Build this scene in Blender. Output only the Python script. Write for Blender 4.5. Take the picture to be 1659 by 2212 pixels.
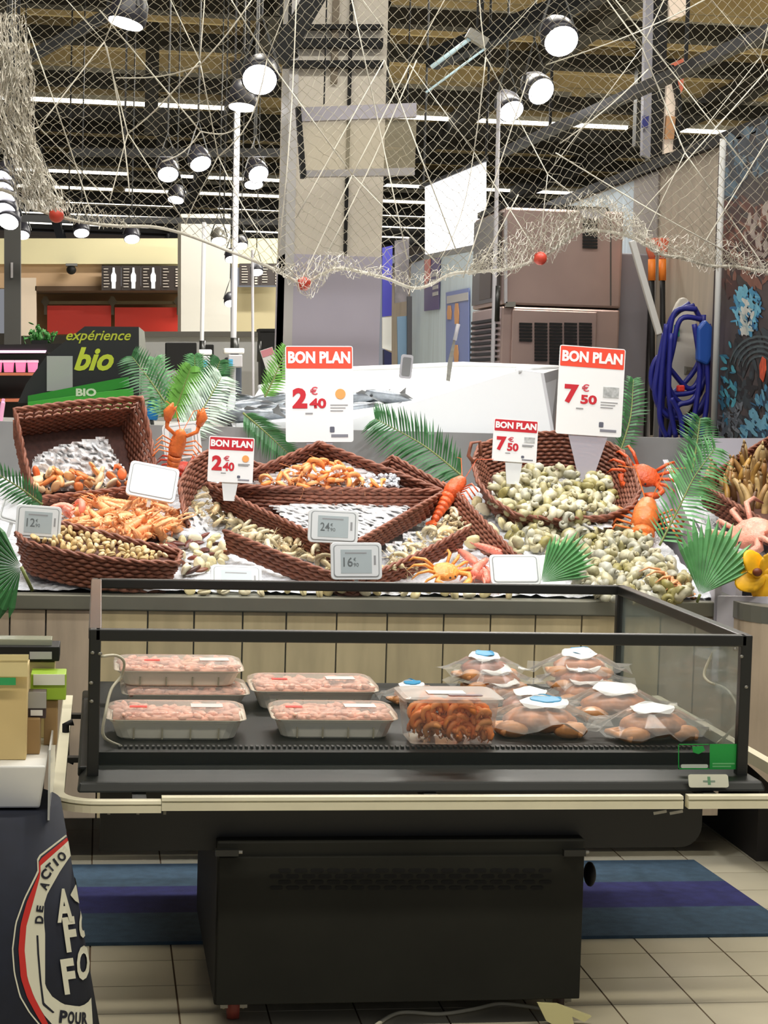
import bpy, math, random
from mathutils import Vector, Matrix, Euler
random.seed(7)
R = math.radians
for o in list(bpy.data.objects): bpy.data.objects.remove(o)
scene = bpy.context.scene
col = scene.collection
# ------------------------------------------------------------------ camera
W, H, F, CAMZ = 1659, 2212, 4200.0, 1.43
yw = Vector((220 - 829.5, 820 - 1106, F)).normalized()      # depth axis vanishing point at (220, 820)
zw = Vector((1, 0.028, 0)).cross(yw).normalized()
xw = yw.cross(zw)
RT = Vector((xw.x, yw.x, zw.x)); DN = Vector((xw.y, yw.y, zw.y)); FW = Vector((xw.z, yw.z, zw.z))
CAM = Vector((0, 0, CAMZ))
cd = bpy.data.cameras.new('camera'); cam = bpy.data.objects.new('camera', cd); col.objects.link(cam)
cd.sensor_fit = 'HORIZONTAL'; cd.sensor_width = 36; cd.lens = F * 36 / W
cd.clip_start = .1; cd.clip_end = 200
cam.matrix_world = Matrix(((RT.x, -DN.x, -FW.x, 0), (RT.y, -DN.y, -FW.y, 0), (RT.z, -DN.z, -FW.z, CAMZ), (0, 0, 0, 1)))
scene.camera = cam
vs = scene.view_settings
vs.view_transform = 'Standard'; vs.look = 'None'; vs.gamma = 1; vs.exposure = 0.0; vs.use_curve_mapping = False
wd = bpy.data.worlds.new('World'); scene.world = wd; wd.use_nodes = True
wd.node_tree.nodes['Background'].inputs[0].default_value = (.9, .92, 1, 1)
wd.node_tree.nodes['Background'].inputs[1].default_value = .26

def area(name, loc, sx, sy, power, color=(1, .97, .9), rot=(0, 0, 0)):
    l = bpy.data.lights.new(name, 'AREA'); l.shape = 'RECTANGLE'; l.size = sx; l.size_y = sy; l.energy = power; l.color = color
    o = bpy.data.objects.new(name, l); col.objects.link(o); o.location = loc; o.rotation_euler = rot
    return o
# rows of ceiling tubes (their fixtures are built below)
for i, (x, y, pw) in enumerate(((0.5, 1.5, 250), (1.5, 6.2, 360), (4, 12.0, 1100), (6, 20.0, 1500), (5, 27.0, 800))):
    area('ceiling_tube_light', (x, y, 5.85), 8, .3, pw, (1, .94, .8) if y < 3 else (1, .96, .88))

def rayd(px, py): return RT * ((px - 829.5) / F) + DN * ((py - 1106) / F) + FW
def P(px, py, Y):
    d = rayd(px, py); return CAM + d * (Y / d.y)
def PZ(px, py, Z):
    d = rayd(px, py); return CAM + d * ((Z - CAMZ) / d.z)
def PX(px, py, X):
    d = rayd(px, py); return CAM + d * (X / d.x)
SY0, SZ0, SK = 5.74, .80, .2266                                # display slope: z = SZ0 + SK (y - SY0)
def S(px, py, off=0):
    d = rayd(px, py)
    t = (SZ0 + off - SK * SY0 - CAMZ) / (d.z - SK * d.y)
    return CAM + d * t
def sz(y): return SZ0 + SK * (y - SY0)
def HIT(px, py, pl):
    d = rayd(px, py); c, n = pl
    return CAM + d * ((c - CAM).dot(n) / d.dot(n))

# ------------------------------------------------------------------ materials
def lin(c): return tuple(((v / 255) / 12.92 if v / 255 <= .04045 else ((v / 255 + .055) / 1.055) ** 2.4) for v in c)
MATS = {}
def mat(name, rgb, rough=.5, metal=0, var=0, scale=8, stretch=(1, 1, 1), bump=0, bscale=None, objvar=0, pal=None,
        emit=0, alpha=1, spec=.5, trans=0, detail=3, sub=0):
    if name in MATS: return MATS[name]
    m = bpy.data.materials.new(name); m.use_nodes = True; nt = m.node_tree; N = nt.nodes; L = nt.links
    b = N['Principled BSDF']
    c = lin(rgb) + (1,)
    b.inputs['Base Color'].default_value = c
    b.inputs['Roughness'].default_value = rough; b.inputs['Metallic'].default_value = metal
    b.inputs['Specular IOR Level'].default_value = spec
    b.inputs['Transmission Weight'].default_value = trans
    b.inputs['Alpha'].default_value = alpha
    if sub: b.inputs['Subsurface Weight'].default_value = sub; b.inputs['Subsurface Radius'].default_value = (.02, .01, .006)
    tc = N.new('ShaderNodeTexCoord'); mp = N.new('ShaderNodeMapping'); mp.inputs['Scale'].default_value = stretch
    L.new(tc.outputs['Object'], mp.inputs[0])
    src = None
    if pal:
        oi = N.new('ShaderNodeObjectInfo'); cr = N.new('ShaderNodeValToRGB'); cr.color_ramp.interpolation = 'LINEAR'
        els = cr.color_ramp.elements
        while len(els) < len(pal): els.new(.5)
        for i, p in enumerate(pal): els[i].position = i / max(1, len(pal) - 1); els[i].color = lin(p) + (1,)
        L.new(oi.outputs['Random'], cr.inputs[0]); src = cr.outputs[0]
    if var:
        no = N.new('ShaderNodeTexNoise'); no.inputs['Scale'].default_value = scale; no.inputs['Detail'].default_value = detail
        L.new(mp.outputs[0], no.inputs[0])
        mr = N.new('ShaderNodeMapRange'); mr.inputs[1].default_value = .3; mr.inputs[2].default_value = .7
        mr.inputs[3].default_value = 1 - var; mr.inputs[4].default_value = 1 + var
        L.new(no.outputs[0], mr.inputs[0])
        hs = N.new('ShaderNodeHueSaturation'); L.new(mr.outputs[0], hs.inputs['Value'])
        if src: L.new(src, hs.inputs['Color'])
        else: hs.inputs['Color'].default_value = c
        src = hs.outputs[0]
    if objvar:
        oi = N.new('ShaderNodeObjectInfo'); mr = N.new('ShaderNodeMapRange')
        mr.inputs[3].default_value = 1 - objvar; mr.inputs[4].default_value = 1 + objvar
        L.new(oi.outputs['Random'], mr.inputs[0])
        hs = N.new('ShaderNodeHueSaturation'); L.new(mr.outputs[0], hs.inputs['Value'])
        if src: L.new(src, hs.inputs['Color'])
        else: hs.inputs['Color'].default_value = c
        src = hs.outputs[0]
    if src: L.new(src, b.inputs['Base Color'])
    if bump:
        no = N.new('ShaderNodeTexNoise'); no.inputs['Scale'].default_value = bscale or scale; no.inputs['Detail'].default_value = 4
        L.new(mp.outputs[0], no.inputs[0])
        bp = N.new('ShaderNodeBump'); bp.inputs['Strength'].default_value = bump; bp.inputs['Distance'].default_value = .01
        L.new(no.outputs[0], bp.inputs['Height']); L.new(bp.outputs[0], b.inputs['Normal'])
    if emit:
        b.inputs['Emission Color'].default_value = c; b.inputs['Emission Strength'].default_value = emit
    MATS[name] = m
    return m
def clear(name, rgb=(235, 240, 238), a=.12, rough=.05):
    """thin clear sheet: mostly see-through, with a fresnel gloss"""
    if name in MATS: return MATS[name]
    m = bpy.data.materials.new(name); m.use_nodes = True; nt = m.node_tree; N = nt.nodes; L = nt.links
    N.clear(); out = N.new('ShaderNodeOutputMaterial'); tr = N.new('ShaderNodeBsdfTransparent'); pr = N.new('ShaderNodeBsdfPrincipled')
    pr.inputs['Base Color'].default_value = lin(rgb) + (1,); pr.inputs['Roughness'].default_value = rough
    lw = N.new('ShaderNodeLayerWeight'); lw.inputs[0].default_value = .15
    ma = N.new('ShaderNodeMath'); ma.operation = 'MULTIPLY_ADD'; ma.inputs[1].default_value = .6; ma.inputs[2].default_value = a; ma.use_clamp = True
    mx = N.new('ShaderNodeMixShader')
    L.new(lw.outputs['Fresnel'], ma.inputs[0]); L.new(ma.outputs[0], mx.inputs[0]); L.new(tr.outputs[0], mx.inputs[1]); L.new(pr.outputs[0], mx.inputs[2])
    L.new(mx.outputs[0], out.inputs[0]); MATS[name] = m
    return m

# ------------------------------------------------------------------ mesh builder
class MB:
    def __init__(s): s.v = []; s.f = []
    def add(s, vs, fs):
        o = len(s.v); s.v += [tuple(v) for v in vs]; s.f += [tuple(i + o for i in f) for f in fs]; return s
    def hexa(s, p):                                        # 4 bottom ccw, 4 top ccw
        return s.add(p, [(3, 2, 1, 0), (4, 5, 6, 7), (0, 1, 5, 4), (1, 2, 6, 5), (2, 3, 7, 6), (3, 0, 4, 7)])
    def box(s, c, d, M=None):
        x, y, z = d[0] / 2, d[1] / 2, d[2] / 2; c = Vector(c)
        p = [Vector(q) for q in ((-x, -y, -z), (x, -y, -z), (x, y, -z), (-x, y, -z), (-x, -y, z), (x, -y, z), (x, y, z), (-x, y, z))]
        return s.hexa([c + (M @ q if M else q) for q in p])
    def bb(s, a, b):
        return s.box([(a[i] + b[i]) / 2 for i in range(3)], [abs(b[i] - a[i]) for i in range(3)])
    def prism(s, poly, vec):
        n = len(poly); vec = Vector(vec); a = [Vector(p) for p in poly]; b = [p + vec for p in a]
        return s.add(a + b, [tuple(range(n - 1, -1, -1)), tuple(range(n, 2 * n))] + [(i, (i + 1) % n, (i + 1) % n + n, i + n) for i in range(n)])
    def poly(s, pts): return s.add(pts, [tuple(range(len(pts)))])
    def tube(s, pts, r, n=6, closed=False, cap=True):
        pts = [Vector(p) for p in pts]; k = len(pts)
        rs = r if isinstance(r, (list, tuple)) else [r] * k
        prev = None; rings = []
        for i in range(k):
            if closed: t = pts[(i + 1) % k] - pts[i - 1]
            else: t = pts[min(i + 1, k - 1)] - pts[max(i - 1, 0)]
            if t.length < 1e-9: t = Vector((0, 0, 1))
            t.normalize()
            if prev is None:
                a = Vector((0, 0, 1)) if abs(t.z) < .9 else Vector((1, 0, 0))
                u = t.cross(a).normalized()
            else:
                u = prev - t * prev.dot(t)
                u = u.normalized() if u.length > 1e-6 else t.orthogonal().normalized()
            prev = u; w = t.cross(u)
            rings.append([pts[i] + (u * math.cos(2 * math.pi * j / n) + w * math.sin(2 * math.pi * j / n)) * rs[i] for j in range(n)])
        fs = []
        for i in range(k if closed else k - 1):
            q = (i + 1) % k
            for j in range(n): fs.append((i * n + j, i * n + (j + 1) % n, q * n + (j + 1) % n, q * n + j))
        if cap and not closed: fs += [tuple(range(n - 1, -1, -1)), tuple((k - 1) * n + j for j in range(n))]
        return s.add([p for rg in rings for p in rg], fs)
    def bar(s, a, b, w, h=None):
        """square bar from a to b"""
        a = Vector(a); b = Vector(b); t = (b - a).normalized(); up = Vector((0, 0, 1)) if abs(t.z) < .95 else Vector((0, 1, 0))
        u = t.cross(up).normalized() * (w / 2); v = u.cross(t).normalized() * ((h or w) / 2)
        return s.hexa([a - u - v, a + u - v, b + u - v, b - u - v, a - u + v, a + u + v, b + u + v, b - u + v])
    def ell(s, c, r, nu=10, nv=7, M=None, fn=None):
        c = Vector(c); vs = []
        for j in range(nv + 1):
            th = math.pi * j / nv
            for i in range(nu):
                ph = 2 * math.pi * i / nu; k = fn(ph, th) if fn else 1
                q = Vector((r[0] * k * math.sin(th) * math.cos(ph), r[1] * k * math.sin(th) * math.sin(ph), r[2] * k * math.cos(th)))
                vs.append(c + (M @ q if M else q))
        return s.add(vs, [(j * nu + i, (j + 1) * nu + i, (j + 1) * nu + (i + 1) % nu, j * nu + (i + 1) % nu) for j in range(nv) for i in range(nu)])
    def lathe(s, prof, n=20, M=None, cap=True):
        vs = []
        for r, z in prof:
            for i in range(n):
                q = Vector((r * math.cos(2 * math.pi * i / n), r * math.sin(2 * math.pi * i / n), z)); vs.append(M @ q if M else q)
        k = len(prof)
        fs = [(j * n + i, j * n + (i + 1) % n, (j + 1) * n + (i + 1) % n, (j + 1) * n + i) for j in range(k - 1) for i in range(n)]
        if cap: fs += [tuple(range(n - 1, -1, -1)), tuple((k - 1) * n + i for i in range(n))]
        return s.add(vs, fs)
    def grid(s, fn, nu, nv):
        vs = [fn(i / nu, j / nv) for j in range(nv + 1) for i in range(nu + 1)]
        return s.add(vs, [(j * (nu + 1) + i, j * (nu + 1) + i + 1, (j + 1) * (nu + 1) + i + 1, (j + 1) * (nu + 1) + i) for j in range(nv) for i in range(nu)])
    def mesh(s, name, smooth=False):
        me = bpy.data.meshes.new(name); me.from_pydata(s.v, [], s.f); me.update()
        if smooth: me.polygons.foreach_set('use_smooth', [True] * len(me.polygons))
        return me
    def build(s, name, m, parent=None, smooth=False, bevel=0, kind=None, label=None):
        return link(name, s.mesh(name, smooth), m, parent, bevel, kind, label)
def link(name, me, m, parent=None, bevel=0, kind=None, label=None):
    if m and not me.materials: me.materials.append(m)
    o = bpy.data.objects.new(name, me); col.objects.link(o)
    if parent: o.parent = parent; o.matrix_parent_inverse = Matrix.Translation(-parent.location)
    if bevel:
        b = o.modifiers.new('bevel', 'BEVEL'); b.width = bevel; b.segments = 2; b.limit_method = 'ANGLE'; b.angle_limit = R(40)
    if kind: o['kind'] = kind
    if label: o['label'] = label
    return o
def tag(o, label, cat, group=None, kind=None):
    o['label'] = label; o['category'] = cat
    if group: o['group'] = group
    if kind: o['kind'] = kind
    return o
def thing(name, label, cat, loc=(0, 0, 0), group=None, kind=None):
    o = bpy.data.objects.new(name, None); col.objects.link(o); o.location = loc; o.empty_display_size = .05
    return tag(o, label, cat, group, kind)
def copytree(o, parent=None):
    c = o.copy(); col.objects.link(c)
    if parent: c.parent = parent
    for ch in list(o.children): copytree(ch, c)
    return c
class Kind:
    """a prototype built at the origin; the first placing moves it, the next ones copy it"""
    def __init__(s, o): s.o = o; s.used = False
    def put(s, M, label=None, group=None):
        o = copytree(s.o) if s.used else s.o
        s.used = True; o.matrix_basis = M
        if label: o['label'] = label
        if group: o['group'] = group
        return o
def TRS(loc, rot=(0, 0, 0), sc=1):
    return Matrix.Translation(loc) @ Euler(rot).to_matrix().to_4x4() @ Matrix.Diagonal((sc, sc, sc, 1) if not isinstance(sc, tuple) else sc + (1,))

class Frame:
    """a small upright plane at depth Y: x right, z up in photo pixels, d metres towards the viewer"""
    def __init__(s, cx, cy, Y, rot=0, lean=0, turn=0):
        s.o = P(cx, cy, Y); a = P(cx + 1, cy, Y) - s.o; b = P(cx, cy - 1, Y) - s.o
        c_, s_ = math.cos(R(rot)), math.sin(R(rot))
        s.r = a * c_ - b * s_; s.u = b * c_ + a * s_
        s.n = s.r.cross(s.u).normalized()
        if turn:
            q = Matrix.Rotation(R(turn), 3, s.u); s.r = q @ s.r; s.n = q @ s.n
        if lean:
            q = Matrix.Rotation(R(-lean), 3, s.r); s.u = q @ s.u; s.n = q @ s.n
    def pt(s, x, z, d=0): return s.o + s.r * x + s.u * z + s.n * d
    def rect(s, mb, x0, z0, x1, z1, d0, d1, rad=0):
        if rad:
            pl = []
            for cx, cz, a0 in ((x1 - rad, z1 - rad, 0), (x0 + rad, z1 - rad, 90), (x0 + rad, z0 + rad, 180), (x1 - rad, z0 + rad, 270)):
                for k in range(4):
                    a = R(a0 + 30 * k); pl.append((cx + rad * math.cos(a), cz + rad * math.sin(a)))
        else: pl = [(x1, z1), (x0, z1), (x0, z0), (x1, z0)]
        return mb.prism([s.pt(x, z, d0) for x, z in pl], s.n * (d1 - d0))

def textmesh(s, shear=0, bold=0, extrude=0):
    cu = bpy.data.curves.new('txt', 'FONT'); cu.body = s; cu.shear = shear; cu.offset = bold; cu.extrude = extrude; cu.resolution_u = 3
    ob = bpy.data.objects.new('txt', cu); col.objects.link(ob)
    me = bpy.data.meshes.new_from_object(ob)
    bpy.data.objects.remove(ob); bpy.data.curves.remove(cu)
    return me
def text(s, fr, x0, z0, x1, z1, d, m, parent, shear=0, bold=0, name='lettering', fn=None):
    """lettering stretched to a rectangle of a frame"""
    me = textmesh(s, shear, bold)
    if not len(me.vertices): return None
    xs = [v.co.x for v in me.vertices]; ys = [v.co.y for v in me.vertices]
    ax, bx, ay, by = min(xs), max(xs), min(ys), max(ys)
    for v in me.vertices:
        x = x0 + (v.co.x - ax) / max(1e-6, bx - ax) * (x1 - x0); z = z0 + (v.co.y - ay) / max(1e-6, by - ay) * (z1 - z0)
        v.co = fn(x, z) if fn else fr.pt(x, z, d)
    me.materials.clear()
    return link(name, me, m, parent)
def slab(name, pxs, Y, t, m, parent=None, bevel=0):
    return MB().prism([P(x, y, Y) for x, y in pxs], (0, t, 0)).build(name, m, parent, bevel=bevel)
def rectpx(x0, y0, x1, y1): return [(x0, y0), (x1, y0), (x1, y1), (x0, y1)]
def inside(x, y, poly):
    c = False; n = len(poly)
    for i in range(n):
        x1, y1 = poly[i][0], poly[i][1]; x2, y2 = poly[i - 1][0], poly[i - 1][1]
        if (y1 > y) != (y2 > y) and x < (x2 - x1) * (y - y1) / (y2 - y1) + x1: c = not c
    return c
def scatter(poly, dx, dy, n, rng):
    """well spaced random photo points inside a polygon, far ones first"""
    xs = [p[0] for p in poly]; ys = [p[1] for p in poly]; out = []
    for _ in range(n * 40):
        if len(out) >= n: break
        x, y = rng.uniform(min(xs), max(xs)), rng.uniform(min(ys), max(ys))
        if not inside(x, y, poly): continue
        if any(((x - a) / dx) ** 2 + ((y - b) / dy) ** 2 < 1 for a, b in out): continue
        out.append((x, y))
    return sorted(out, key=lambda q: q[1])
def planefit(pts):
    c = sum(pts, Vector()) / len(pts); n = Vector()
    for i in range(len(pts)): n += (pts[i] - c).cross(pts[(i + 1) % len(pts)] - c)
    n.normalize()
    if n.z < 0: n = -n
    return c, n
def smoothpath(pts, k=6):
    """Catmull-Rom through points"""
    pts = [Vector(p) for p in pts]; out = []
    for i in range(len(pts) - 1):
        p0 = pts[max(i - 1, 0)]; p1 = pts[i]; p2 = pts[i + 1]; p3 = pts[min(i + 2, len(pts) - 1)]
        for j in range(k):
            t = j / k
            out.append(.5 * ((2 * p1) + (p2 - p0) * t + (2 * p0 - 5 * p1 + 4 * p2 - p3) * t * t + (3 * p1 - p0 - 3 * p2 + p3) * t ** 3))
    out.append(pts[-1]); return out
# ------------------------------------------------------------------ palette
black = mat('black_paint', (33, 33, 28), .65, var=.15, scale=6, spec=.2)
blackm = mat('black_metal', (28, 29, 26), .35, var=.1)
darkplastic = mat('dark_plastic', (26, 26, 26), .55, spec=.25)
white = mat('white_plastic', (236, 236, 232), .4)
cream = mat('cream_plastic', (222, 216, 188), .4, var=.06)
steel = mat('brushed_steel', (150, 148, 140), .38, .7, var=.12, scale=14, stretch=(1, 1, 6))
lightgrey = mat('light_grey_paint', (170, 168, 172), .5)
midgrey = mat('mid_grey_paint', (112, 112, 112), .5)
wicker = mat('brown_wicker', (134, 82, 62), .55, var=.3, scale=60)
wickerback = mat('brown_wicker_inner', (84, 50, 40), .7, var=.25, scale=80)
foil = mat('crumpled_foil', (236, 236, 236), .32, .38, var=.12, scale=30, bump=.5, bscale=40)
glass = clear('case_glass', (170, 185, 178), .02, .03)
film = clear('clear_film', (235, 235, 230), .16, .12)
lamp = mat('lamp_lens', (255, 252, 255), .3, emit=14)
tube_m = mat('tube_lamp', (255, 250, 238), .3, emit=3.0)
red = mat('sign_red', (196, 34, 46), .5)
orange_red = mat('sign_orange_red', (234, 74, 48), .5)
paper = mat('sign_white', (238, 238, 236), .45)
inkgrey = mat('print_grey', (150, 150, 150), .6)
ink = mat('print_black', (40, 40, 44), .6)
eink = mat('grey_display', (176, 186, 186), .35)
tagwhite = mat('tag_casing', (226, 228, 226), .35)
tagline = mat('tag_groove', (150, 153, 152), .5)

# ------------------------------------------------------------------ floor
g1 = PZ(1449, 2110.8, 0); g2 = PZ(1626, 2110.8, 0); g3 = PZ(1400, 2167.8, 0)
TW = g2.x - g1.x; TD = g1.y - g3.y
TW = TD = (TW + TD) / 2
grout = mat('floor_grout', (112, 90, 68), .8, var=.1)
fl = MB().bb((-14, -3, -.06), (40, 75, -.003)).build('floor', grout); fl['kind'] = 'structure'; fl['label'] = 'cream square tiled shop floor'
tilem = mat('cream_floor_tile', (196, 188, 164), .28, var=.05, scale=5, objvar=.04)
tmesh = MB().bb((-TW / 2 + .0022, -TD / 2 + .0022, -.02), (TW / 2 - .0022, TD / 2 - .0022, 0)).mesh('tile')
tmesh.materials.append(tilem)
i0 = math.floor((-.55 - g1.x) / TW); j0 = math.floor((4.0 - g1.y) / TD)
for j in range(j0, j0 + 14):
    for i in range(i0, i0 + 18):
        o = bpy.data.objects.new('tile', tmesh); col.objects.link(o); o.parent = fl
        o.location = (g1.x + (i + .5) * TW, g1.y + (j + .5) * TD, 0)
# far floor
ff = MB()
ff.bb((-14, g1.y + (j0 + 14) * TD + .002, -.02), (40, 75, -.0004)); ff.build('far_tiling', tilem, fl)
ff = MB(); ff.bb((-14, -3, -.02), (40, g1.y + j0 * TD - .002, -.0004)); ff.build('near_tiling', tilem, fl)

# blue striped floor mat
mt = thing('floor_mat', 'blue striped floor mat under the glass display case', 'mat', (1, 5.45, 0))
xr = PZ(1510, 1864, 0).x; yb = PZ(1400, 1864, 0).y; yf = PZ(1400, 2027, 0).y
teal = mat('mat_teal', (52, 74, 92), .9, var=.2, scale=30, bump=.3, bscale=300); navy = mat('mat_navy', (38, 40, 92), .9, var=.2, scale=30, bump=.3, bscale=300)
ys = [yf, yf + (yb - yf) * .34, yf + (yb - yf) * .68, yb]
for k in range(3):
    MB().hexa([(-.5, ys[k], .0005), (xr + .05 * (2 - k) * .3, ys[k], .0005), (xr + .05 * (1 - k) * .3, ys[k + 1], .0005), (-.5, ys[k + 1], .0005),
               (-.5, ys[k], .009), (xr + .05 * (2 - k) * .3, ys[k], .009), (xr + .05 * (1 - k) * .3, ys[k + 1], .009), (-.5, ys[k + 1], .009)]).build('stripe', navy if k == 1 else teal, mt)

# ------------------------------------------------------------------ ceiling
ZC = 6.0
ceil_root = MB().bb((-14, 3, ZC + .55), (40, 75, ZC + .65)).build('ceiling', mat('ceiling_deck', (120, 98, 66), .8, var=.25, scale=.6, stretch=(1, 4, 1)))
ceil_root['kind'] = 'structure'; ceil_root['label'] = 'brown ribbed deck ceiling with beams'
beamm = mat('ceiling_beam', (176, 160, 122), .7, var=.15, scale=2)
pm = MB().bb((-27, -.05, -.16), (27, .05, .16)).mesh('beam'); pm.materials.append(beamm)
y = 14.0
while y < 66:
    o = bpy.data.objects.new('beam', pm); col.objects.link(o); o.parent = ceil_root; o.location = (13, y, ZC + .38); y += 1.25
# black service bars
rng = random.Random(3)
y = 21.0; k = 0
dm = mat('ceiling_black', (28, 27, 25), .7)
sb = MB().bb((-27, -.16, -.1), (27, .16, .1)).mesh('service_duct'); sb.materials.append(dm)
while y < 66:
    o = bpy.data.objects.new('service_duct', sb); col.objects.link(o); o.parent = ceil_root; o.location = (13, y, ZC + rng.uniform(-.05, .25)); y += rng.choice((1.7, 2.4, 3.1))
crossm = MB().bb((-.12, 14, ZC - .1), (.12, 70, ZC + .2)).mesh('cross_beam'); crossm.materials.append(dm)
for x in (-1.4, 2.1, 6.0, 9.5, 13.5, 18): 
    o = bpy.data.objects.new('cross_beam', crossm); col.objects.link(o); o.parent = ceil_root; o.location = (x, 0, 0)
# hanging black bars seen near the lamps
hb = MB().bb((-.09, -.09, -1.5), (.09, .09, 0)).mesh('hanger'); hb.materials.append(dm)
for x, y in ((.6, 27), (3.4, 24.5), (7.2, 26), (8.6, 30), (.95, 34)):
    o = bpy.data.objects.new('hanger', hb); col.objects.link(o); o.parent = ceil_root; o.location = (x, y, ZC + .3)
# tube lamp rows
rng = random.Random(11)
tm = MB().bb((-.5, -.045, -.03), (.5, .045, .03)).mesh('lamp_tube'); tm.materials.append(tube_m)
th = MB().bb((-.505, -.07, .03), (.505, .07, .11)).mesh('lamp_housing'); th.materials.append(mat('lamp_housing', (200, 200, 195), .5))
yy = 24.6; row = 0
rows = []
while yy < 64:
    rows.append(yy); yy += rng.choice((2.3, 2.9, 3.3)) if yy < 40 else 1.9
for row, yy in enumerate(rows):
    x = -.07 * yy - rng.uniform(0, 2)
    while x < .37 * yy:
        ln = rng.choice((3.0, 4.5, 6.0, 7.5)); 
        r0 = thing('tube_lamp', 'long white tube lamp in the rows under the brown ceiling', 'ceiling light', (x + ln / 2, yy, ZC + .12), 'tube lamps in rows under the ceiling')
        for me in (tm, th):
            o = bpy.data.objects.new(me.name.split('.')[0], me); col.objects.link(o); o.parent = r0; o.scale = (ln, 1, 1)
        x += ln + rng.choice((.15, .3, 1.2, 2.5))
# the tubes that light the counter, over and before it
for (x, y) in ((.5, 1.5), (1.5, 6.2), (4, 12), (6, 20)):
    r0 = thing('tube_lamp', 'long white tube lamp in the rows under the brown ceiling', 'ceiling light', (x, y, ZC + .12), 'tube lamps in rows under the ceiling')
    for me in (tm, th):
        o = bpy.data.objects.new(me.name.split('.')[0], me); col.objects.link(o); o.parent = r0; o.scale = (8, 1, 1)

# ------------------------------------------------------------------ far shop at the back, left
BY = 30.0
wallc = mat('beige_wall', (226, 218, 178), .8, var=.03, scale=.5)
wb = MB()
wb.prism([P(x, y, BY) for x, y in rectpx(-40, 515, 612, 570)], (0, 1, 0))
wb = wb.build('wall_back', wallc); wb['kind'] = 'structure'; wb['label'] = 'beige fascia wall over the far shop fronts'
tanw = mat('tan_wall', (190, 160, 128), .8)
slab('recess_panel', rectpx(-40, 568, 220, 622), BY + .15, .3, tanw, wb); slab('recess_panel', rectpx(44, 600, 78, 725), BY + .1, .3, mat('pale_wall', (222, 206, 188), .8), wb)
slab('recess_panel', rectpx(76, 620, 400, 724), BY + 1.4, .2, mat('brown_recess', (120, 92, 62), .8), wb)
slab('recess_soffit', rectpx(76, 618, 400, 628), BY + .1, 1.2, mat('brown_recess2', (84, 64, 46), .8), wb)
slab('lower_wall', rectpx(510, 620, 615, 730), BY + .3, .3, mat('olive_wall', (170, 160, 128), .8), wb)
slab('lower_wall', rectpx(-40, 720, 620, 1000), BY + 3, .2, mat('grey_back', (96, 94, 92), .8), wb)
# red doors
redd = mat('red_door', (206, 44, 28), .45)
for k, (x0, x1, y0) in enumerate(((102, 240, 660), (248, 389, 664))):
    d = MB(); d.prism([P(x, y, BY + 1.0) for x, y in rectpx(x0, y0, x1, 722)], (0, .1, 0))
    o = d.build('door_%d' % (k + 1), redd); o['kind'] = 'structure'; o['label'] = 'red sliding door of the far shop'
rl = thing('door_rail', 'brown overhead rail with brackets above the red doors', 'rail', P(245, 655, BY + .9))
slab('rail', rectpx(96, 650, 392, 657), BY + .9, .12, mat('rail_brown', (92, 80, 56), .5, .3), rl)
for x in (98, 243, 385): slab('bracket', [(x - 3, 640), (x + 3, 640), (x + 10, 652), (x + 3, 660), (x + 3, 680), (x - 3, 680), (x - 3, 660), (x - 10, 652)], BY + .85, .06, mat('rail_dark', (70, 60, 44), .5), rl)
# menu boards
mb_ = mat('menu_black', (48, 40, 38), .5); menut = mat('menu_text_glow', (190, 180, 170), .6, emit=.25); bottlem = mat('menu_print_glow', (240, 240, 240), .5, emit=.7)  # text and bottle print glow by themselves though they are no lamps
def menu(name, x0, y0, x1, y1, n, label, bottles):
    t = thing(name, label, 'menu board', P((x0 + x1) / 2, y1, BY - .1))
    w = (x1 - x0) / n
    for k in range(n):
        a = x0 + k * w
        slab('panel', rectpx(a + .4, y0, a + w - .4, y1), BY - .1, .08, mb_, t)
        for q in range(7):
            yq = y0 + 6 + q * (y1 - y0 - 8) / 7
            slab('text_line', rectpx(a + 5, yq, a + w * .42 - rng.uniform(0, 5), yq + 1.6), BY - .12, .015, menut, t)
        if k < bottles:
            cx = a + w * .62
            slab('bottle_print', [(cx - 2, y0 + 4), (cx + 2, y0 + 4), (cx + 2.5, y0 + 14), (cx + 5.5, y0 + 20), (cx + 5.5, y0 + 33), (cx + 4, y0 + 36), (cx + 4, y1 - 4), (cx - 4, y1 - 4), (cx - 4, y0 + 36), (cx - 5.5, y0 + 33), (cx - 5.5, y0 + 20), (cx - 2.5, y0 + 14)], BY - .13, .02, bottlem, t)
        else:
            for q in range(7): slab('price', rectpx(a + w * .75, y0 + 6 + q * 6, a + w * .88, y0 + 9 + q * 6), BY - .12, .015, menut, t)
menu('menu_board', 219, 574, 390, 627, 4, 'dark drinks menu board with three white bottles above the red doors', 3)
menu('menu_board', 517, 569, 606, 616, 2, 'dark menu board hung right of the far white pillar', 0)
# domed camera
dc = thing('dome_camera', 'small black dome camera on the tan wall above the red doors', 'camera', P(154, 575, BY - .1))
MB().ell(P(154, 583, BY - .2), (.075, .075, .07), 12, 8).build('dome', darkplastic, dc, True); slab('mount', rectpx(142, 569, 167, 574), BY - .25, .25, midgrey, dc)
# far white pillar
pf = slab('far_pillar', rectpx(391, 462, 498, 724), 27.5, 1.2, mat('pale_pillar', (212, 211, 206), .7)); pf['kind'] = 'structure'; pf['label'] = 'wide pale pillar between the far shop fronts'
# left black pillar with slot
bp = thing('black_pillar', 'slim black pillar with a narrow slot beside the beige fascia', 'pillar', P(28, 760, 16))
slab('shaft', rectpx(9, 436, 44, 775), 16, .14, mat('charcoal', (58, 58, 56), .6), bp); slab('slot', rectpx(23, 567, 28, 600), 15.98, .03, lightgrey, bp)
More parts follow.
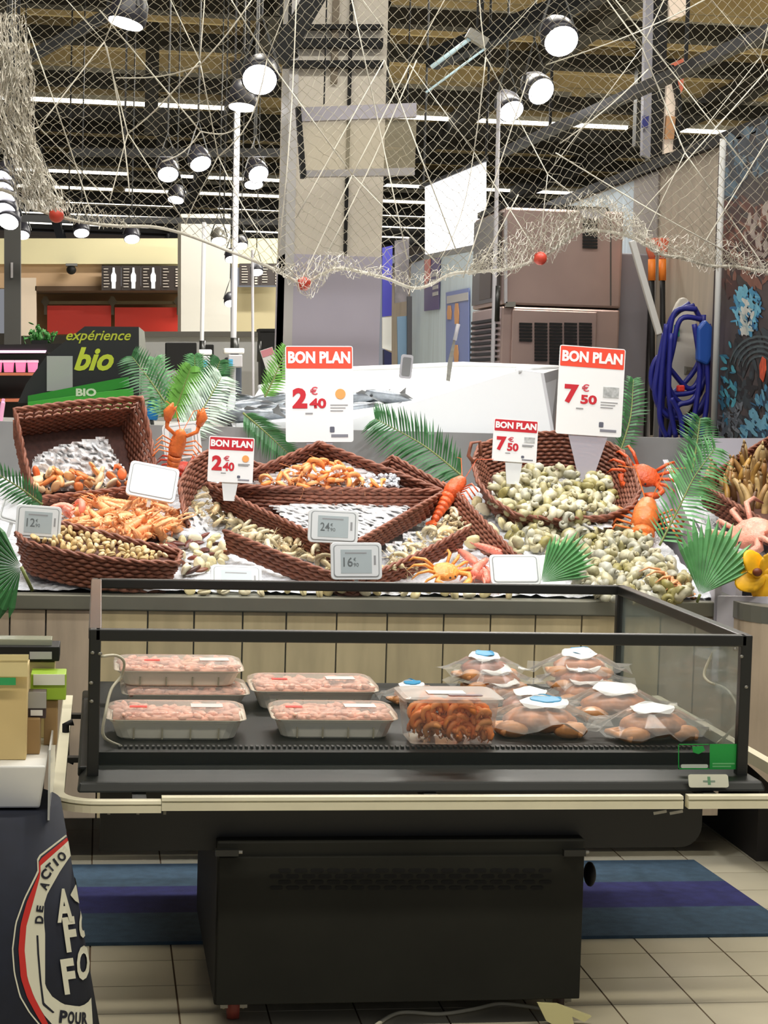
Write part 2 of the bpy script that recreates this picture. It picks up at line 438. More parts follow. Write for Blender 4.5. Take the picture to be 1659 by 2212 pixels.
# low counters and tills
tc = thing('checkout_counter', 'long grey checkout counter below the far pillar', 'counter', P(460, 900, 20))
slab('top', rectpx(300, 716, 625, 728), 20, 1.0, mat('counter_dark', (88, 86, 80), .5), tc); slab('front', rectpx(306, 728, 625, 1122), 20.1, .8, mat('counter_front', (168, 170, 172), .6), tc)
def monitor(x0, y0, x1, y1, Y, label):
    t = thing('monitor', label, 'monitor', P((x0 + x1) / 2, y1, Y))
    slab('screen', rectpx(x0, y0, x1, y1), Y, .06, darkplastic, t, .01)
    cx = (x0 + x1) / 2; MB().bb((P(cx - 5, y1, Y).x, Y + .05, 0), (P(cx + 5, y1, Y).x, Y + .1, P(cx, y1, Y).z)).build('stand', darkplastic, t); slab('foot', rectpx(cx - 20, y1 + 12, cx + 20, y1 + 17), Y - .05, .2, midgrey, t)
monitor(357, 740, 425, 800, 18, 'wide black till monitor behind the palm leaves')
monitor(440, 744, 462, 812, 18.5, 'narrow black till monitor next to the grey pole')
bi = thing('waste_bin', 'tall black bin on the grey checkout counter', 'bin', P(585, 765, 19))
slab('body', [(562, 715), (606, 715), (600, 1145), (568, 1145)], 19, .3, darkplastic, bi); slab('lid', rectpx(560, 710, 608, 716), 18.98, .34, darkplastic, bi)
for x0, x1, y0, y1, c, lb in ((432, 452, 755, 850, (70, 76, 92), 'slate blue till stand below the white till head'), (487, 522, 752, 880, (66, 72, 84), 'dark grey till stand at the foot of the grey pole')):
    t = thing('till_stand', lb, 'till', P((x0 + x1) / 2, y1, 14))
    slab('post', rectpx(x0, y0 + 20, x1, 1252), 14, .12, mat('till_%d' % x0, c, .5), t, .01); slab('head', rectpx(x0 - 3, y0, x1 + 6, y0 + 12), 13.95, .15, white, t, .01)
    slab('card_reader', rectpx(x0 + 6, y0 + 14, x1 + 2, y0 + 42), 13.9, .06, lightgrey, t, .008)
    slab('badge', rectpx(x0 + 7, y0 + 24, x0 + 16, y0 + 38), 13.89, .01, mat('badge_blue', (70, 150, 190), .5), t)
# tall grey poles
def pole(x0, y0, x1, y1, Y, wpx, label, m=lightgrey, foot=True):
    t = thing('pole', label, 'pole', (P(x1, y1, Y).x, Y, 0))
    a = P(x0, y0, Y); b = P(x1, y1, Y); b2 = Vector((b.x, Y, 0)) if foot else b
    MB().tube([a, b2], wpx / 2 * Y / F, 10).build('shaft', m, t, True)
    MB().tube([b + Vector((0, 0, .05)), b - Vector((0, 0, .12))], wpx / 2 * Y / F * 1.5, 10).build('collar', blackm, t, True)
    return t
pole(513, 225, 507, 745, 14, 13, 'tall pale grey pole in front of the far white pillar', mat('pole_grey', (186, 186, 190), .4))
pole(441, 480, 437, 750, 15, 9, 'thinner grey pole left of the tall pale one', mat('pole_grey2', (176, 176, 176), .4))
pole(545, 540, 560, 750, 16, 6, 'thin slanting grey pole beside the till', lightgrey)
# pink lit chiller
ch = thing('pink_chiller', 'black open chiller glowing pink at the far left', 'chiller', P(60, 960, 13))
slab('top', [(-30, 745), (135, 742), (110, 762), (-30, 765)], 13, .5, darkplastic, ch)
slab('back', rectpx(-30, 762, 110, 960), 13.6, .1, darkplastic, ch); slab('lamp_strip', [(-30, 757), (100, 757), (98, 762), (-30, 762)], 12.98, .03, mat('pink_lamp', (255, 190, 235), .4, emit=3), ch)
for y in (805, 862): slab('shelf', rectpx(-30, y, 78, y + 6), 13, .55, mat('shelf_orange', (190, 110, 80), .5), ch)
for k in range(4):
    t = thing('pink_lit_tub', 'pink lit food tub on the top shelf of the chiller', 'tub', P(-8 + k * 26, 804, 13.05), 'pink lit tubs on the chiller shelf')
    x = -8 + k * 26; slab('body', [(x - 11, 782), (x + 11, 782), (x + 9, 804), (x - 9, 804)], 13.05, .12, mat('pink_lit_tub', (255, 150, 200), .4, emit=.35), t); slab('lid', rectpx(x - 12, 778, x + 12, 783), 13.04, .14, mat('pink_lit_lid', (255, 205, 225), .4, emit=.4), t)  # pink lamp light put into the tub and lid colours, with a slight glow
# green plant far left
pl = thing('herb_plant', 'small bushy green plant on top of the black chiller', 'plant', P(85, 740, 13.2))
m_ = MB(); rng = random.Random(5)
for k in range(90):
    c = P(85 + rng.gauss(0, 14), 727 + rng.gauss(0, 9), 13.2 + rng.uniform(-.06, .06)); M = Euler((rng.uniform(0, 6), rng.uniform(0, 6), rng.uniform(0, 6))).to_matrix()
    m_.ell(c, (.022, .012, .004), 6, 4, M)
m_.build('foliage', mat('plant_green', (46, 110, 40), .6, var=.3, scale=30), pl, kind='stuff'); slab('pot', rectpx(68, 735, 102, 744), 13.1, .2, darkplastic, pl)

# organic sign stand
BI = 10.5
bs = thing('organic_sign', 'black slanted sign reading expérience bio over a green tray', 'sign', P(170, 960, BI))
slab('board', [(183, 705), (300, 706), (301, 862), (38, 871), (56, 830), (101, 768)], BI, .03, mat('sign_black', (40, 42, 46), .5), bs)
slab('side_edge', [(300, 706), (312, 716), (316, 760), (306, 800), (301, 862)], BI, .05, mat('sign_side', (205, 205, 200), .5), bs)
fr = Frame(200, 780, BI)
lime = mat('lime_print', (196, 206, 62), .5); lime2 = mat('lime_bright', (214, 226, 70), .5)
text('expérience', fr, -57, 38, 83, 66, .004, lime, bs, .35, .012); text('bio', fr, -40, -21, 46, 30, .004, lime2, bs, .35, .035)
slab('paper_sheet', [(101, 769), (157, 769), (157, 842), (101, 845)], BI - .012, .008, mat('paper_grey', (184, 186, 188), .6), bs)
grn = mat('tray_green', (66, 170, 60), .45)
slab('tray_back', [(60, 855), (278, 813), (280, 835), (60, 880)], BI - .12, .1, mat('tray_green_dark', (50, 140, 52), .45), bs); slab('tray_front', [(60, 869), (288, 838), (290, 900), (60, 930)], BI - .3, .2, grn, bs)
text('BIO', Frame(186, 848, BI - .305), -22, -8, 22, 9, 0, mat('tray_letters', (206, 226, 200), .4), bs, 0, .04)
slab('leg', rectpx(160, 900, 220, 1388), BI - .1, .06, darkplastic, bs)

# ------------------------------------------------------------------ column
CY = 10.5
colm = mat('column_upper', (222, 214, 200), .6, var=.03, scale=3); colm2 = mat('column_lower', (192, 187, 204), .45, var=.04, scale=2)
cl = MB(); a = P(617, 548, CY); b = P(824, 548, CY)
cl.bb((a.x, CY, a.z), (b.x, CY + .5, ZC + .5)); cl = cl.build('column', colm); cl['kind'] = 'structure'; cl['label'] = 'pale square column rising behind the fish display'
MB().bb((a.x - .004, CY - .012, 0), (b.x, CY + .5, a.z)).build('lower_cladding', colm2, cl)
MB().bb((a.x - .004, CY - .014, 0), (a.x + .045, CY + .4, ZC + .4)).build('corner_strip', mat('column_trim', (206, 204, 204), .5), cl)
for x0, x1, y0 in ((704, 718, 0), (741, 748, 0)):
    s_ = MB(); q0 = P(x0, 548, CY); q1 = P(x1, 548, CY); s_.bb((q0.x, CY - .03, q0.z if x0 > 730 else 3.05), (q1.x, CY - .001, ZC)); s_.build('cable_duct', darkplastic if x0 > 730 else mat('duct_brown', (128, 116, 98), .6), cl)
for y0, y1 in ((52, 62), (82, 102), (130, 145)):
    slab('clamp_band', rectpx(612, y0, 828, y1), CY - .06, .06, darkplastic, cl)
# hanging glass sign in front of column
hs = thing('hanging_sign_frame', 'pale clear hanging panel with grey bars before the column', 'sign', P(775, 380, 9.6))
slab('top_bar', [(648, 232), (900, 222), (900, 252), (650, 262)], 9.6, .05, mat('bar_lilac', (176, 172, 182), .5), hs)
slab('bottom_bar', [(662, 368), (896, 362), (896, 378), (662, 382)], 9.6, .05, mat('bar_lilac2', (164, 160, 160), .5), hs)
slab('side_bar', [(640, 230), (650, 230), (662, 384), (651, 384)], 9.58, .06, darkplastic, hs); slab('clear_panel', [(650, 262), (900, 252), (896, 364), (660, 370)], 9.62, .008, clear('smoky_panel', (206, 196, 168), .22, .2), hs)
for x in (700, 880): MB().tube([P(x, 226, 9.63), P(x, 226, 9.63) + Vector((0, 0, 3.6))], .004, 5).build('cable', darkplastic, hs)

# ------------------------------------------------------------------ right wall with mural
WX = 2.75
def WP(px, py, off=0): return PX(px, py, WX - off)
zt = PX(1659, 268, WX).z
wallr = MB().bb((WX, 5.3, 0), (WX + .08, 19, zt)).build('wall_right', mat('plank_print_wall', (178, 166, 150), .6, var=.12, scale=6, stretch=(1, 3, .3))); wallr['kind'] = 'structure'; wallr['label'] = 'printed panel wall behind the ice machine'
MB().bb((WX - .03, 5.3, zt - .02), (WX + .1, 19, zt + .03)).build('top_rail', darkplastic, wallr)
def wpoly(name, pxs, m, parent, off=.004):
    return MB().prism([WP(x, y, off) for x, y in pxs], (.003, 0, 0)).build(name, m, parent)
# lit bluish stretch of wall
lb = mat('pale_blue_boards', (196, 212, 224), .5, var=.1, scale=5, stretch=(1, 6, .2))
ya = WP(1370, 500).y; yb_ = WP(1000, 500).y
MB().bb((WX - .006, ya, 0), (WX - .001, yb_ + 2.5, zt - .03)).build('pale_boards', lb, wallr)
MB().bb((WX - .01, ya - .45, 0), (WX - .002, ya, zt - .03)).build('grey_panel', mat('grey_panel', (158, 152, 148), .5, var=.05, scale=3), wallr)
# mural panel with printed lobster
mu = thing('mural_panel', 'dark printed mural with a blue lobster on the right wall', 'mural', (WX - .02, 8.2, 0))
ym = WP(1556, 600).y
MB().bb((WX - .03, 5.3, 0), (WX - .008, ym, zt - .03)).build('panel', mat('mural_dark', (70, 62, 62), .5, var=.5, scale=3.2, detail=5), mu)
mo = .031
def strokes(name, poly, cols, n, size, seed, off):
    """painterly printed dabs inside a photo polygon, on the wall panel"""
    rg = random.Random(seed)
    for ci, c in enumerate(cols):
        m_ = MB(); k = 0
        while k < n:
            x, y = rg.uniform(min(p[0] for p in poly), max(p[0] for p in poly)), rg.uniform(min(p[1] for p in poly), max(p[1] for p in poly))
            if not inside(x, y, poly): continue
            k += 1; a = rg.gauss(1.2, .5); L = size * rg.uniform(.6, 1.5); w = L * rg.uniform(.2, .45); pts = []
            for q in range(7): t = 2 * math.pi * q / 7; dx, dy = L * math.cos(t), w * math.sin(t); pts.append(WP(x + dx * math.cos(a) - dy * math.sin(a), y + dx * math.sin(a) + dy * math.cos(a), off + ci * .0002 + k * .000004))
            m_.poly(pts)
        m_.build(name, mat('mural_%s_%d' % (name, ci), c, .5, var=.2, scale=14), mu, kind='stuff')
strokes('sky_print', [(1560, 300), (1700, 250), (1700, 350), (1600, 380), (1565, 440)], [(66, 88, 106), (84, 110, 128), (52, 60, 70)], 40, 16, 1, mo)
strokes('rust_print', [(1562, 450), (1600, 430), (1700, 450), (1700, 580), (1640, 610), (1560, 640)], [(96, 56, 48), (126, 84, 70), (70, 44, 42)], 45, 16, 2, mo)
strokes('pale_print', [(1600, 480), (1700, 420), (1700, 560), (1625, 580)], [(150, 134, 128), (172, 158, 150)], 26, 12, 3, mo + .001)
strokes('shell_print', [(1560, 820), (1590, 740), (1640, 715), (1720, 740), (1720, 880), (1640, 940), (1560, 930)], [(36, 42, 46), (52, 64, 70), (26, 28, 30)], 60, 15, 4, mo + .001)
for k, r_ in enumerate((1, .86, .72, .58, .44)):
    pts = [(1640 + 66 * r_ * math.cos(t), 800 + 76 * r_ * math.sin(t)) for t in [R(195 + i * 14) for i in range(12)]]
    wpoly('shell_band', pts + [(x + 1, y + 5) for x, y in reversed(pts)], mat('mural_band', (74, 88, 92), .5, var=.3, scale=20), mu, mo + .0025)
strokes('claw_print', [(1588, 640), (1605, 618), (1632, 626), (1646, 660), (1642, 700), (1624, 722), (1596, 718), (1586, 690)], [(40, 104, 150), (70, 150, 190), (110, 180, 206)], 36, 9, 5, mo + .003)
strokes('claw_light', [(1600, 655), (1618, 648), (1628, 690), (1618, 720), (1600, 716)], [(170, 186, 186), (206, 208, 202)], 20, 8, 6, mo + .004)
strokes('blue_print', [(1600, 940), (1618, 880), (1659, 830), (1720, 790), (1720, 950), (1600, 950)], [(34, 92, 128), (60, 130, 168), (26, 60, 84), (100, 160, 186)], 60, 10, 7, mo + .003)
strokes('blue_streaks', [(1560, 760), (1580, 740), (1590, 850), (1570, 930), (1556, 900)], [(44, 110, 140), (70, 150, 170)], 16, 9, 8, mo + .003)
strokes('mist_print', [(1548, 900), (1600, 870), (1606, 910), (1580, 945), (1548, 945)], [(110, 118, 128), (84, 92, 102)], 26, 9, 9, mo + .002)
wpoly('orange_print', [(1640, 790), (1646, 770), (1653, 776), (1654, 800), (1648, 826), (1641, 815)], mat('mural_orange', (214, 84, 48), .5, var=.3, scale=30), mu, mo + .0045)
# posters farther down the wall
po = thing('wall_poster', 'blue poster with golden bottles beside the ice machine', 'poster', WP(990, 790))
wpoly('sheet', [(963, 632), (1013, 622), (1013, 784), (963, 792)], mat('poster_blue', (112, 128, 186), .4), po, .02); wpoly('header', [(965, 640), (1011, 631), (1011, 648), (965, 656)], mat('poster_grey', (176, 176, 180), .4), po, .026)
for x, y0, y1 in ((986, 655, 700), (970, 660, 690), (985, 745, 785)): wpoly('bottle_print', [(x - 3, y0), (x + 3, y0), (x + 5, (y0 + y1) / 2), (x + 4, y1), (x - 4, y1), (x - 5, (y0 + y1) / 2)], mat('poster_gold', (206, 150, 96), .4), po, .026)
po = thing('wall_poster', 'narrow navy and red poster above the blue one', 'poster', WP(930, 670))
wpoly('sheet', [(916, 560), (950, 553), (948, 668), (916, 672)], mat('poster_navy', (88, 76, 128), .4), po, .02); wpoly('red_corner', [(917, 560), (930, 557), (928, 600), (917, 625)], mat('poster_red', (206, 120, 110), .4), po, .026)
for k in range(4): wpoly('text_block', [(934, 590 + k * 14), (946, 587 + k * 14), (946, 595 + k * 14), (934, 598 + k * 14)], mat('poster_grey', (176, 176, 180), .4), po, .026)
bn = thing('blue_banner', 'tall narrow blue banner at the far end of the wall', 'banner', P(838, 790, 17.5))
slab('cloth', [(826, 535), (848, 530), (846, 682), (826, 684)], 17.5, .03, mat('banner_blue', (76, 76, 190), .5), bn); slab('white_foot', [(826, 686), (846, 684), (846, 758), (826, 752)], 17.5, .03, white, bn)
slab('photo_print', [(853, 520), (884, 514), (882, 650), (853, 655)], 17.0, .03, mat('banner_grey', (116, 112, 118), .5, var=.4, scale=9), bn); slab('lower_print', [(858, 684), (884, 682), (884, 795), (860, 795)], 17.0, .03, mat('banner_teal', (110, 140, 168), .5), bn)
slab('post', [(880, 640), (890, 640), (890, 1190), (880, 1190)], 16.9, .04, mat('charcoal2', (70, 70, 76), .5), bn); slab('blue_cushion', [(830, 755), (846, 762), (846, 800), (830, 800)], 17.2, .1, mat('navy_cloth', (30, 34, 80), .7), bn)
# glowing hanging screen
scn = thing('light_box', 'glowing white hanging light box above the posters', 'light box', P(980, 545, 12.2))
def slant(name, pts, t, m, par): 
    return MB().prism([P(x, y, Y) for x, y, Y in pts], (.02, t, 0)).build(name, m, par)
slant('face', [(918, 397, 13.0), (1047, 345, 11.8), (1047, 522, 11.8), (918, 549, 13.0)], .05, mat('screen_glow', (250, 250, 255), .5, emit=1.6), scn)
slant('top_bar', [(905, 402, 13.1), (1052, 338, 11.7), (1052, 346, 11.7), (905, 408, 13.1)], .06, darkplastic, scn); slant('bottom_bar', [(915, 551, 13.0), (1060, 521, 11.7), (1060, 534, 11.7), (915, 560, 13.0)], .06, midgrey, scn)
MB().tube([P(1050, 340, 11.8), P(1050, 340, 11.8) + Vector((0, 0, 3.8))], .008, 5).build('cable', darkplastic, scn); MB().tube([P(915, 400, 13.1), P(915, 400, 13.1) + Vector((0, 0, 3.5))], .008, 5).build('cable', darkplastic, scn)

# ------------------------------------------------------------------ ice machine
IY = 9.5
im = thing('ice_machine', 'tall stainless ice machine with louvred panels', 'ice machine', P(1210, 1180, IY))
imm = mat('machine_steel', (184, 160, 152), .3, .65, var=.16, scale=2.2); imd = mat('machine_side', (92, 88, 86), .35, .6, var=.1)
xa = P(1086, 600, IY).x; xb = P(1342, 600, IY).x; zt_ = P(1200, 452, IY).z; zm = P(1200, 662, IY).z
MB().bb((xa, IY, 0), (xb, IY + .78, zm - .006)).build('lower_body', imm, im, bevel=.01); MB().bb((xa, IY - .01, zm), (xb, IY + .78, zt_)).build('upper_body', imm, im, bevel=.012)
MB().bb((xb + .002, IY + .05, 0), (xb + .16, IY + .8, zm + .28)).build('side_unit', mat('machine_grey', (132, 128, 134), .45, .3), im, bevel=.008)
MB().bb((xa - .003, IY + .1, zt_), (xb - .05, IY + .7, zt_ + .03)).build('top_cap', darkplastic, im)
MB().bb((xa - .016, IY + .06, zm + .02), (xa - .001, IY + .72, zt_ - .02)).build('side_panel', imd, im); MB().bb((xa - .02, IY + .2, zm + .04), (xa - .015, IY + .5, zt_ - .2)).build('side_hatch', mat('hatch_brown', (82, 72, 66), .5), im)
g = MB()
for k in range(18): g.bb((xa - .02, IY + .08, 1.3 + k * .028), (xa - .002, IY + .7, 1.315 + k * .028))
g.build('side_grille', darkplastic, im, kind='stuff')
MB().bb((xa + .05, IY - .018, .9), (xb - .12, IY - .001, zm - .02)).build('lower_panel', imm, im, bevel=.006)
lou = MB().bb((-.032, -.012, -.006), (.032, .006, .006)).mesh('louvre'); lou.materials.append(darkplastic)
for c_, (x, y0, y1) in enumerate(((1135, 700, 742), (1168, 700, 780), (1200, 700, 795), (1232, 700, 795), (1264, 700, 795))):
    y = y0
    while y < y1:
        o = bpy.data.objects.new('louvre', lou); col.objects.link(o); o.parent = im; o.matrix_parent_inverse = Matrix.Translation(-im.location); o.location = P(x, y, IY - .017); y += 7
for k in range(9):
    o = bpy.data.objects.new('louvre', lou); col.objects.link(o); o.parent = im; o.matrix_parent_inverse = Matrix.Translation(-im.location); o.location = P(1274, 478 + k * 7, IY - .012); o.scale = (1.15, 1, 1)
slab('badge', [(1252, 452), (1312, 452), (1302, 472), (1262, 472)], IY - .03, .02, lightgrey, im); slab('door_seam', rectpx(1318, 470, 1321, 660), IY - .013, .006, imd, im)
slab('hinge', rectpx(1093, 652, 1114, 663), IY - .03, .03, steel, im); slab('glass_strip', rectpx(1090, 470, 1096, 655), IY - .03, .02, lightgrey, im)
# white conduit and steel pole
pole(1562, 300, 1541, 950, 8.3, 14, 'white vertical pole in front of the lobster mural', mat('pole_white', (206, 206, 204), .4), False)
pole(1078, 200, 1074, 640, 9.2, 9, 'thin grey pole left of the ice machine', lightgrey)
t = thing('slanted_pipe', 'white pipe leaning beside the ice machine', 'pipe', P(1420, 720, 9.0))
MB().bar(P(1365, 520, 9.0), P(1424, 722, 9.0), .03).build('pipe', mat('pole_white', (206, 206, 204), .4), t, bevel=.004)
MB().bar(P(1424, 722, 9.0), Vector((P(1424, 722, 9.0).x, 9.0, 0)), .02).build('downpipe', midgrey, t)
# two tools with orange handles
for k, x in enumerate((1408, 1431)):
    t = thing('squeegee_handle', 'black pole with orange grip and red clip by the hose', 'tool', P(x, 900, 9.25), 'orange gripped tools by the hose')
    MB().tube([P(x, 600, 9.25), P(x + 2, 940, 9.25)], .014, 8).build('shaft', darkplastic, t, True); MB().tube([P(x, 560, 9.25), P(x, 606, 9.25)], .019, 8).build('grip', mat('grip_orange', (236, 130, 40), .5), t, True)
    g = MB()
    for q in range(4): g.tube([P(x, 562, 9.25), P(x - 8 + q * 5, 540, 9.25), P(x - 9 + q * 7, 514, 9.25)], [.012, .011, .007], 6)
    g.build('clip', mat('clip_red', (206, 108, 80), .5), t, True)
# hose holder
hh = thing('hose_holder', 'cream oval hose hanger on the wall by the mural', 'hose holder', P(1480, 940, 8.75))
MB().prism([P(1477 + 34 * math.cos(t), 770 + 128 * math.sin(t) - (8 if abs(t) < .5 else 0), 8.8) for t in [i * math.pi / 14 for i in range(28)]][::-1], (0, .03, 0)).build('plate', mat('plate_cream', (206, 200, 188), .5), hh, bevel=.006)
slab('green_mark', rectpx(1457, 702, 1468, 727), 8.785, .01, mat('mark_green', (40, 130, 110), .5), hh); slab('bracket', rectpx(1440, 860, 1530, 940), 8.85, .05, darkplastic, hh); MB().tube([P(1478, 800, 8.8), P(1478, 800, 8.8) + Vector((.09, .03, 0))], .02, 8).build('arm', steel, hh)
ho = thing('blue_hose', 'coiled blue hose with spray gun hung on the cream plate', 'hose', P(1480, 940, 8.7))
hm = mat('hose_blue', (34, 38, 128), .45, var=.15)
loops = [[(1490, 655), (1450, 690), (1430, 760), (1422, 850), (1440, 890), (1480, 905), (1520, 880), (1530, 800), (1525, 720), (1500, 665)],
         [(1500, 660), (1455, 680), (1437, 740), (1425, 830), (1450, 850), (1500, 800), (1520, 740), (1515, 690)],
         [(1520, 680), (1515, 800), (1490, 840), (1450, 800), (1425, 770), (1408, 800), (1412, 840), (1450, 852), (1500, 845), (1520, 815)],
         [(1505, 668), (1460, 672), (1445, 730), (1440, 820), (1470, 870), (1512, 850), (1524, 770)], [(1515, 690), (1470, 690), (1452, 760), (1432, 850), (1428, 945)], [(1530, 700), (1536, 780), (1500, 860), (1462, 880), (1445, 945)], [(1436, 720), (1420, 800), (1416, 860), (1445, 900), (1500, 895), (1528, 850)],
         [(1440, 700), (1430, 800), (1425, 900), (1440, 945)], [(1450, 720), (1445, 850), (1460, 945)], [(1500, 700), (1512, 800), (1500, 900), (1490, 945)], [(1525, 760), (1530, 850), (1515, 945)], [(1450, 860), (1470, 900), (1475, 945)]]
for k, lp in enumerate(loops):
    MB().tube(smoothpath([P(x, y, 8.68 - .014 * k) for x, y in lp], 6), .0125, 7).build('hose_loop', hm, ho, True)
slab('spray_gun', [(1508, 710), (1525, 690), (1548, 715), (1545, 760), (1530, 790), (1508, 780)], 8.52, .05, mat('gun_blue', (38, 84, 170), .45), ho, .01); slab('red_valve', rectpx(1466, 832, 1480, 846), 8.5, .04, mat('valve_red', (206, 50, 40), .5), ho, .006)
# hanging totem banners
to = thing('hanging_banner', 'tall hanging banner with black edge and orange print', 'banner', P(1440, 330, 10))
slab('white_face', [(1446, 0), (1486, -5), (1484, 30), (1446, 45)], 10, .03, mat('banner_white_glow', (232, 214, 196), .5, emit=.25), to); slab('white_lower', [(1442, 150), (1462, 170), (1470, 230), (1460, 325), (1434, 332)], 10, .03, mat('banner_white_glow', (232, 214, 196), .5), to)  # banner faces brightened by a faint glow of their own, no lamp inside
slab('orange_print', [(1449, 138), (1480, 124), (1476, 190), (1472, 200), (1456, 160)], 9.98, .03, mat('banner_orange', (226, 120, 90), .5, var=.3, scale=12), to); slab('black_edge', [(1410, -10), (1444, -10), (1434, 335), (1404, 345)], 10.05, .1, darkplastic, to)
slab('grey_face', [(1395, -10), (1412, -10), (1405, 340), (1388, 335)], 10.02, .05, mat('banner_grey2', (150, 150, 160), .5), to)
slab('tan_print', [(1440, 250), (1460, 252), (1456, 300), (1436, 300)], 9.97, .02, mat('banner_tan', (200, 150, 106), .5, var=.3, scale=12), to); slab('blue_print', [(1389, 250), (1402, 250), (1400, 275), (1387, 275)], 9.99, .02, mat('banner_blue2', (50, 56, 130), .5), to)
slab('curved_rim', [(1448, 140), (1456, 140), (1474, 220), (1466, 320), (1458, 322), (1464, 220)], 9.96, .05, darkplastic, to); MB().tube([P(1425, 0, 10), P(1425, 0, 10) + Vector((0, 0, 3.2))], .01, 5).build('cable', darkplastic, to)
# ------------------------------------------------------------------ gantry rails and spot lamps
def rail(x0, y0, Y0, x1, y1, Y1, w, label, hang=2):
    a = P(x0, y0, Y0); b = P(x1, y1, Y1)
    t = thing('gantry_rail', label, 'rail', a)
    MB().bar(a, b, w).build('beam', darkplastic, t)
    for k in range(hang):
        q = a.lerp(b, (k + .5) / hang); MB().bar(q, Vector((q.x, q.y, ZC + .3)), .015).build('drop_rod', darkplastic, t)
rail(1085, 330, 12.5, 1700, 50, 7.4, .05, 'black lamp rail running above the ice machine')
rail(930, 130, 10, 1400, -60, 9, .09, 'thick black rail crossing above the light box')
rail(600, 130, 9.3, 700, -40, 9.3, .1, 'short thick black rail clamped to the column')
rail(500, 150, 9.4, 640, 110, 9.4, .06, 'black lamp rail left of the column')
rail(-60, 190, 9, 330, -20, 9, .05, 'black lamp rail in the upper left')
rail(150, 330, 15, 620, 330, 15, .06, 'black lamp rail over the aisle behind')
rail(-60, 470, 17, 620, 480, 22, .06, 'distant black lamp rail before the beige fascia')
# lamp arm of the column
t = thing('glass_tube_fitting', 'two pale blue glass tubes slung under a black rail', 'light fitting', P(980, 140, 9.6))
for a, b in (((1014, 84), (932, 145)), ((1048, 105), (920, 200))): MB().tube([P(a[0], a[1], 9.6), P(b[0], b[1], 9.6)], .011 if a[0] < 1020 else .006, 8).build('glass_tube', mat('blue_glass', (196, 222, 228), .2, emit=.25), t, True)
MB().bar(P(1030, 84, 9.6), Vector((P(1030, 84, 9.6).x, 9.6, ZC + .3)), .01).build('drop_rod', darkplastic, t); MB().bar(P(1010, 70, 9.6), P(1050, 95, 9.6), .05).build('holder', steel, t)
canm = mat('lamp_can', (40, 40, 48), .4)
def spot(px, py, dpx, dirpx, toward, Y=None, label='', group=None, energy=0, target=None, chrome=False):
    """lamp whose lens centre is at the pixel; dirpx: image tilt of its axis in degrees, toward: how much it faces the viewer (0..1)"""
    D = .16; Y = Y or D * F / dpx
    c = P(px, py, Y)
    if target is not None: ax = (Vector(target) - c).normalized()
    else:
        ax = Vector((math.sin(R(dirpx)) * (1 - toward), -toward, -math.cos(R(dirpx)) * (1 - toward * .8))).normalized()
    M = Matrix.Translation(c) @ ax.to_track_quat('-Z', 'Y').to_matrix().to_4x4()
    t = thing('spot_lamp', label, 'spot lamp', c, group)
    r = D / 2
    MB().lathe([(r * 1.08, -.004), (r * 1.1, .03), (r * 1.0, .09), (r * .6, .15), (r * .2, .16)], 20, M).build('can', steel if chrome else canm, t, True)
    MB().lathe([(r * .96, -.01), (r * .98, -.004)], 20, M).build('lens', lamp, t)
    back = M @ Vector((0, 0, .1)); s1 = M @ Vector((r * 1.15, 0, .06)); s2 = M @ Vector((-r * 1.15, 0, .06)); top = c + Vector((0, .03, .26)) - ax * .08
    MB().tube([s1, s1.lerp(top, .6), top, s2.lerp(top, .6), s2], .007, 5).build('yoke', blackm, t)
    MB().tube([top, Vector((top.x, top.y, ZC + .5))], .008, 5).build('drop_rod', blackm, t)
    if energy:
        l = bpy.data.lights.new('spot_beam', 'SPOT'); l.energy = energy; l.spot_size = R(70); l.spot_blend = .6; l.shadow_soft_size = .07; l.color = (.93, .95, 1)
        o = bpy.data.objects.new('spot_beam', l); col.objects.link(o)
        o.matrix_world = Matrix.Translation(c + ax * .03) @ ax.to_track_quat('-Z', 'Y').to_matrix().to_4x4()
    return t
TG = (1.0, 6.4, .95)
spot(272, 48, 76, -14, .1, label='large spot lamp tipped downwards at the upper left rail', energy=0)
spot(561, 171, 74, -12, .6, label='large round spot lamp facing out left of the column', energy=0)
spot(523, 230, 58, -4, .15, label='flat lit spot lamp just under the round one by the column')
spot(1212, 88, 76, 10, .6, label='large spot lamp above the light box rail')
spot(1168, 197, 62, 38, .6, label='tilted spot lamp below the large one on the black rail')
spot(1104, 239, 56, 22, .5, label='lowest tilted spot lamp at the far end of the black rail')
for i, (x, y, d, a, tw, lb) in enumerate((
    (363, 376, 44, 6, .5, 'spot lamp above the aisle over the beige fascia'), (433, 353, 46, 20, .45, 'squared spot lamp pointing aside above the aisle'),
    (558, 376, 44, 24, .55, 'upper one of two spot lamps close to the tall grey pole'), (548, 398, 40, 2, .3, 'lower one of two spot lamps close to the tall grey pole'),
    (380, 431, 34, -8, .3, 'small dark spot lamp under the lamp above the aisle'))): spot(x, y, d, a, tw, label=lb)
for x, y, d in ((4, 385, 34), (8, 410, 34), (10, 430, 30), (12, 455, 34), (18, 478, 34)): spot(x, y, d, -20, .5, Y=15, label='spot lamp in the cluster at the far left edge', group='spot lamps clustered at the left edge')
for x, y, d in ((47, 507, 32), (176, 503, 32), (285, 516, 30), (555, 588, 22), (522, 531, 20), (500, 560, 15), (498, 655, 14)):
    spot(x, y, d, -4 if x < 150 else 5, .4, Y=21 if d > 25 else 26, label='distant spot lamp hanging before the beige fascia', group='distant spot lamps before the fascia')
spot(473, 521, 28, 0, .4, Y=21, label='chrome pendant spot lamp on a stem by the far pillar', chrome=True)
